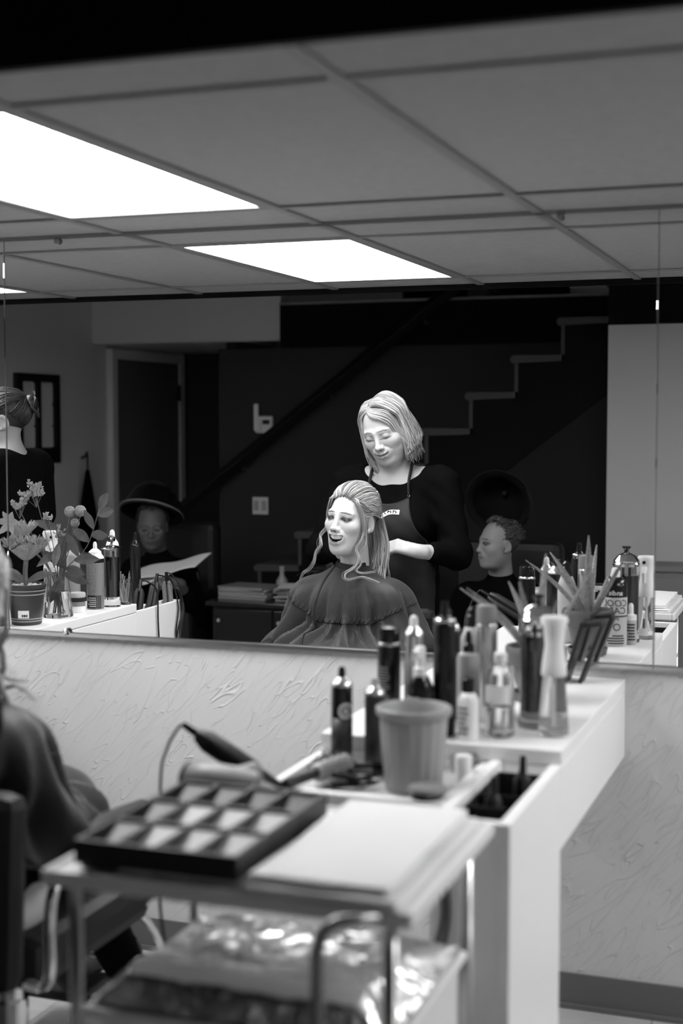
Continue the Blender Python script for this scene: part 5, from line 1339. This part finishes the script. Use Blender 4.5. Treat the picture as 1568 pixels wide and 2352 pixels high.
# power strip and cable on the pedestal
ps = thing('power_strip', (-.66, 2.35, .45), 'black power strip with hanging cables on the front of the pedestal', 'power strip')
MB().box(-.684, -.640, 2.335, 2.368, .42, .62).build('housing', M_blk, ps, bevel=.006)
for k_ in range(3): MB().box(-.678, -.648, 2.330, 2.336, .44 + .06*k_, .475 + .06*k_).build('socket', M_grey, ps)
for k_ in range(2): MB().tube(spline([(-.672 + .014*k_, 2.352, .62), (-.655 + .01*k_, 2.355, .70), (-.668 + .012*k_, 2.36, .80), (-.664 + .012*k_, 2.362, .86)], 6), .004, 8).build('cable', M_cord, ps, smooth=True)
MB().tube(spline([(-.66, 2.345, .42), (-.655, 2.34, .25), (-.67, 2.33, .05), (-.62, 2.32, .006)], 6), .004, 8).build('cable', M_cord, ps, smooth=True)

# ------------------------------------------------------------------ things on the left counter
z = CT + .0005
LT = thing('plant_pot', (-2.545, 3.335, z), 'dark ribbed plant pot with light bands and a barcode sticker, full of pebbles', 'plant pot')
px, py = -2.555, 3.335
MB().lathe([(.046, 0), (.049, .003), (.062, .122), (.066, .123), (.0665, .134), (.061, .134), (.058, .120), (.002, .118)], (px, py, z), 36).build('pot_wall', mat('dark_pot', .045, .4), LT, angle=40)
for zz, r_ in ((.012, .0505), (.020, .0513), (.100, .0602), (.112, .0612)): MB().lathe([(r_, zz), (r_ + .0006, zz + .0012), (r_, zz + .0024)], (px, py, z), 36).build('light_band', M_lgrey, LT, smooth=True)
patch(px, py, .0545, z + .025, z + .050, R(50), R(88), M_paper, LT, 'barcode_sticker')
bars = MB()
for i in range(12):
    if i % 5 == 3: continue
    a = R(56 + i*1.6); bars.box(px + 0.0558*math.cos(a) - .0005, px + 0.0558*math.cos(a) + .0005, py + 0.0558*math.sin(a) - .0004, py + 0.0558*math.sin(a) + .0004, z + .029, z + .037)
bars.build('barcode', M_ink, LT)
pb = MB(); rq = random.Random(2)
for i in range(170):
    a, q = rq.uniform(0, 6.28), .050*math.sqrt(rq.random()); s_ = rq.uniform(.003, .006)
    pb.lathe([(s_*.4, -s_*.6), (s_, 0), (s_*.4, s_*.6)], (px + q*math.cos(a), py + q*math.sin(a), z + .124 + rq.uniform(0, .005)), 6)
o = pb.build('pebbles', M_gravel, LT); o['kind'] = 'stuff'
def cockscomb(x, y, zz, label):
    t = thing('cockscomb_flower', (x, y, zz), label, 'flower')
    top = zz + .085
    MB().tube(spline([(x, y, zz), (x - .004, y, zz + .04), (x, y, top)], 5), [.008]*11, 8).build('stem', M_green, t, smooth=True)
    V = []; Fq = []; nu, nv = 60, 12
    for j in range(nv + 1):
        v = j/nv
        for i in range(nu):
            a = 2*math.pi*i/nu; r_ = (.008 + .070*v**.8)*(1 + .12*v*math.sin(7*a) + .05*v*math.sin(19*a)); V.append((x + r_*math.cos(a)*1.0, y + r_*math.sin(a)*.55, top + .055*v + .010*v*math.sin(9*a) + .012*v*math.cos(a*2)))
    for j in range(nv):
        for i in range(nu): Fq.append((j*nu+i, j*nu+(i+1) % nu, (j+1)*nu+(i+1) % nu, (j+1)*nu+i))
    Fq.append([nv*nu+i for i in range(nu)])
    mesh_obj('comb', V, Fq, mat('pale_green_comb', .32, .8, bump=(160, 1., .006)), t, smooth=True)
    fz = MB(); rq = random.Random(4)
    for i in range(800):
        a = rq.uniform(0, 6.28); q = .35 + .65*math.sqrt(rq.random()); p = Vector((x + .075*q*math.cos(a)*(1 + .12*math.sin(7*a)), y + .042*q*math.sin(a), top + .052 + .010*math.sin(9*a) + .03*(1-q)))
        d_ = Vector((math.cos(a)*q, math.sin(a)*q, .9)).normalized(); fz.tube([p, p + d_*rq.uniform(.006, .014)], [.0013, .0010], 4)
    for i in range(90):
        a = rq.uniform(0, 6.28); p = Vector((x + .01*math.cos(a), y + .01*math.sin(a), top + .085)); d_ = Vector((math.cos(a)*.5, math.sin(a)*.4, rq.uniform(.5, 1.2))); leafblade(fz, p, d_, rq.uniform(.03, .06), .005, .1, 4)
    fz.build('fringe', M_pale, t)
    for a in (2.6, .4, 3.6):
        m = MB(); leafblade(m, (x, y, zz + .01), (math.cos(a), math.sin(a)*.5, .55), .15, .016, .25, face=(0, 1, .6)); m.build('leaf', M_green, t)
    return t
cockscomb(px, py, z + .125, 'fuzzy pale cockscomb flower rising from the pebbled pot')
# clay pot half cut by the mirror seam
t = thing('clay_pot', (-2.655, 3.40, z), 'clay pot with saucer at the far left behind the mirror seam', 'plant pot')
MB().lathe([(.042, 0), (.054, .004), (.058, .022), (.054, .022), (.048, .010), (.002, .008)], (-2.655, 3.40, z), 28).build('saucer', M_terra, t, angle=50)
MB().lathe([(.036, .010), (.041, .016), (.052, .085), (.058, .085), (.060, .115), (.054, .115), (.050, .10), (.002, .098)], (-2.655, 3.40, z), 28).build('pot', M_terra, t, angle=40)
for d_, L in (((.3, .1, 1), .22), ((-.3, .2, 1), .20), ((.5, .5, .9), .16), ((-.6, -.3, .9), .2)):
    m = MB(); leafblade(m, (-2.655, 3.40, z + .10), d_, L, .016, .1); m.build('leaf', M_leaf, t)
# glass vase
vx, vy = -2.550, 3.145
t = thing('glass_vase', (vx, vy, z), 'waisted clear glass vase holding flower stems on the left counter', 'vase')
MB().lathe([(.046, 0), (.048, .004), (.043, .05), (.036, .118), (.0355, .128), (.043, .166), (.0405, .166), (.033, .128), (.0335, .118), (.040, .05), (.044, .010), (.002, .008)], (vx, vy, z), 36, sq=2.8).build('glass', M_glass, t, angle=40)
MB().lathe([(.044, .010), (.040, .05), (.033, .088)], (vx, vy, z), 30, sq=2.8).build('water', M_water, t, angle=40)
def stem(t, top, r=.0016, base=None, bend=(0, 0, 0)):
    b = base or (vx + jit(.018), vy + jit(.012), z + .015); mid = (vx + jit(.006) + .15*(top[0]-vx), vy + .15*(top[1]-vy), z + .150)
    P = spline([b, mid, tuple(.5*(np.array(mid) + np.array(top)) + np.array(bend)), top], 6); MB().tube(P, r, 5).build('stem', M_green, t, smooth=True); return P
FV = 'cut flowers in the glass vase'
for k_, (dx_, zz, r_, nm) in enumerate(((.050, .362, .017, 'left'), (.085, .364, .018, 'right'), (.058, .322, .014, 'lowest'))):
    top = (vx + dx_, vy + .0 - .01*k_, z + zz)
    t = thing('button_flower', (vx, vy, z + .012), f'{nm} of the three round pale button flowers in the vase', 'flower', FV); stem(t, (top[0], top[1], top[2] - r_))
    hd_ = MB(); rq = random.Random(k_)
    hd_.lathe([(r_*.4, -r_*.8), (r_*.9, -r_*.3), (r_*.85, r_*.4), (r_*.3, r_*.8)], top, 14)
    for i in range(150):
        u = 1 - 2*(i+.5)/150; a = i*2.4; rr = math.sqrt(1-u*u); d_ = Vector((rr*math.cos(a), rr*math.sin(a), u)); p = Vector(top) + d_*r_*.82; hd_.tube([p, p + d_*r_*.28], [r_*.11, r_*.07], 4)
    hd_.build('petals', M_pale, t, smooth=True)
def statice(top, label, n=60, sp=.035):
    t = thing('statice_spray', (vx, vy, z + .012), label, 'flower', FV); P = stem(t, top, .0014)
    m = MB(); br = MB(); rq = random.Random(int(abs(top[0])*1e4) % 99)
    for b_ in range(7):
        d_ = Vector((rq.uniform(-1, 1), rq.uniform(-.6, .6), rq.uniform(.1, 1.1))).normalized(); e_ = Vector(top) + d_*sp*rq.uniform(.6, 1.2); br.tube([Vector(top) - Vector((0, 0, .03)), e_], .0008, 4)
        for i in range(n//7):
            p = Vector(top).lerp(e_, .35 + .7*rq.random()) + Vector((rq.uniform(-1, 1), rq.uniform(-1, 1), rq.uniform(-1, 1)))*.005
            leafblade(m, p, (rq.uniform(-1, 1), rq.uniform(-1, 1), rq.uniform(.3, 1)), .013, .0036, 0, 3, face=(0, 1, .2))
    br.build('twigs', M_green, t); m.build('florets', M_pale, t)
statice((vx - .068, vy + .02, z + .405), 'highest airy statice spray with tiny pale florets', 210, .06)
statice((vx - .115, vy + .05, z + .365), 'statice spray at the left edge of the bouquet', 150, .05)
statice((vx - .02, vy + .02, z + .330), 'small single statice sprig standing right of the main sprays', 42, .026)
statice((vx + .022, vy + .015, z + .275), 'drooping statice sprig just above the vase mouth', 36, .028)
# lilies (alstroemeria) at the far left
for k_, (dx_, dy_, zz, lab) in enumerate(((-.125, .09, .325, 'open pale lily facing the seam at the upper left of the bouquet'), (-.095, .08, .300, 'half open pale lily below the statice sprays'))):
    top = (vx + dx_, vy + dy_, z + zz); t = thing('lily', (vx, vy, z + .012), lab, 'flower', FV); stem(t, top)
    for i in range(6):
        a = i*1.047; m = MB(); leafblade(m, top, (math.cos(a), .5, math.sin(a) + .3), .052, .012, .1, face=(0, 1, 0)); m.build('petal', M_pale, t)
# leafy branch
t = thing('leafy_branch', (vx, vy, z + .012), 'leafy branch with broad dark leaves reaching up to the right of the vase', 'branch', FV)
P = stem(t, (vx + .165, vy, z + .375), .0018, bend=(.02, 0, -.02)); q = len(P)
for i, (u, d_, L) in enumerate(((1., (.6, .1, .9), .055), (.97, (.9, -.2, .35), .05), (.88, (-.3, .3, 1), .06), (.8, (1, .1, .1), .055), (.74, (-.8, .2, .7), .06), (.66, (.4, -.3, -.5), .04), (.58, (-.5, 0, .9), .075), (.50, (1, .1, .12), .085), (.44, (.9, .3, -.10), .08), (.40, (-.7, .2, .6), .09), (.36, (1, 0, -.25), .085), (.32, (-.2, .4, -.8), .07))):
    m = MB(); leafblade(m, tuple(P[min(q-1, int(u*(q-1)))]), d_, L*1.25, .019, .05, 8, face=(.3*math.sin(i*2), 1, .3*math.cos(i))); m.build('leaf', M_green, t)
t = thing('leafy_branch', (vx, vy, z + .012), 'short leafy branch with one long leaf pointing left over the vase', 'branch', FV)
P = stem(t, (vx + .012, vy + .01, z + .300), .0018)
for u, d_, L in ((1., (-.9, .1, .35), .085), (.8, (.1, .4, -.6), .07), (.7, (-.4, .3, -.3), .07), (.9, (.3, .1, .9), .05)):
    m = MB(); leafblade(m, tuple(P[int(u*(len(P)-1))]), d_, L*1.2, .016, .1, 8, face=(.1, 1, .5)); m.build('leaf', M_green, t)
# bottles and cans
x1_, y1_, r1_ = -2.535, 2.915, .031
c1 = thing('spray_can', (x1_, y1_, z), 'broad hair spray can with stepped white top in front of the left jar', 'spray can', 'hair spray cans')
MB().lathe([(r1_*.95, 0), (r1_, .003), (r1_, .168), (r1_*.98, .170)], (x1_, y1_, z), 34).build('can_body', mat('speckled_print', .20, .35, var=((300, 300, 300), .5)), c1, angle=40)
MB().lathe([(r1_*1.005, .166), (r1_*1.005, .180)], (x1_, y1_, z), 34).build('black_band', M_blk, c1, angle=40)
MB().lathe([(r1_*1.02, .180), (r1_*1.03, .184), (r1_*.75, .196), (r1_*.72, .204), (r1_*.45, .212), (r1_*.24, .216), (r1_*.22, .232), (r1_*.12, .240)], (x1_, y1_, z), 30).build('nozzle_cap', M_white, c1, angle=35)
patch(x1_, y1_, r1_, z + .006, z + .165, R(10), R(58), M_grey, c1, 'label_panel')
patch(x1_, y1_, r1_ + .0001, z + .004, z + .05, R(20), R(125), M_ink, c1, 'label_foot'); lines(x1_, y1_, r1_ + .0006, z + .008, z + .045, 5, R(88), .6, M_lgrey, c1, 21)
jar(-2.512, 2.838, z, 'tall dark disinfectant jar with flat chrome lid and glass knob on the left counter', h=.258, r=.0295, knob='ball')
sj = thing('cream_jar', (-2.548, 3.02, z), 'round cream jar with dark middle and white foot beside the vase', 'jar')
MB().lathe([(.0275, 0), (.0285, .002), (.0285, .022)], (-2.548, 3.02, z), 28).build('foot', M_white, sj, angle=40)
MB().lathe([(.0287, .022), (.0287, .054)], (-2.548, 3.02, z), 28).build('middle', M_grey, sj, angle=40)
MB().lathe([(.0290, .038), (.0293, .045), (.0290, .052)], (-2.548, 3.02, z), 28).build('dark_band', M_ink, sj, angle=40)
MB().lathe([(.0295, .054), (.0295, .066), (.0275, .069)], (-2.548, 3.02, z), 28).build('lid', M_lgrey, sj, angle=40)
aerosol(-2.600, 2.955, z, .024, .238, M_smoke, M_white, 'grey translucent spray can behind the cream jar', mshoulder=M_lgrey)
fine_mist(-2.635, 3.045, z, 'big white headed mist bottle behind the vase', h=.285, r=.033, face=60)
aerosol(-2.600, 2.67, TZ, .024, .318, M_grey, M_white, 'grey can with tall white nozzle behind the left jar', cap='nozzle', mshoulder=M_white)
aerosol(-2.760, 3.21, z, .030, .20, M_blk, M_blk, 'black can hidden behind the cockscomb pot', cap='cap')
LTZ = TZ
aerosol(-2.575, 2.535, LTZ, .0195, .300, M_blk, M_blk, 'tall glossy black can on the left work tray in front of the reading woman', cap='spout', mshoulder=M_blk)
t = thing('drinking_glass', (-2.494, 2.772, z), 'clear drinking glass full of clips and pins on the left counter', 'glass')
MB().lathe([(.022, 0), (.0235, .003), (.026, .085), (.0245, .085), (.0215, .010), (.002, .008)], (-2.494, 2.772, z), 26).build('glass', M_glass, t, angle=40)
pn = MB(); rq = random.Random(6)
for i in range(16): a = rq.uniform(0, 6.28); pn.tube([(-2.494 + .012*math.cos(a), 2.772 + .012*math.sin(a), z + .012), (-2.494 + .018*math.cos(a + 1), 2.772 + .018*math.sin(a + 1), z + rq.uniform(.06, .125))], rq.uniform(.001, .0025), 5)
o = pn.build('pins', M_alu, t); o['kind'] = 'stuff'
# tools and cords in the left slot
def tool(p, d, label, cord, m=M_blkmat):
    flat_iron(p, d, label, .18, m, 0., cord)
xf = -2.452
tool((-2.492, 2.66, CT + .045), (0, .25, -1), 'grey flat iron standing in the left slot nearest the black can', [(-2.47, 2.64, CT + .07), (xf, 2.60, CT + .03), (xf, 2.59, CT - .10), (xf, 2.57, CT - .30)])
tool((-2.492, 2.53, CT + .055), (0, .45, -1), 'grey flat iron leaning in the middle of the left slot', [(-2.48, 2.47, CT + .07), (-2.47, 2.43, CT + .04), (xf, 2.42, CT - .05), (xf, 2.44, CT - .16), (xf, 2.40, CT - .30)])
tool((-2.495, 2.43, CT + .050), (0, -.12, -1), 'flat iron at the front end of the left slot with bundled cords', [(-2.48, 2.42, CT + .075), (xf, 2.40, CT + .02), (xf, 2.385, CT - .10), (xf, 2.40, CT - .20), (xf, 2.375, CT - .30)], M_grey)
for k_ in range(5):
    t = MB().tube(spline([(-2.49, 2.42 - .006*k_, CT + .02), (-2.465, 2.40 - .004*k_, CT + .012), (xf + .002*k_, 2.385 + .010*math.sin(k_*2), CT - .06), (xf + .002*k_, 2.36 + .02*k_, CT - .14), (xf, 2.35 + .022*k_, CT - .24), (xf, 2.40 - .006*k_, CT - .36)], 7), .0030, 6).build('cord_loop', M_cord, [o for o in COL.objects if o.get('label', '').startswith('flat iron at the front end')][0], smooth=True)
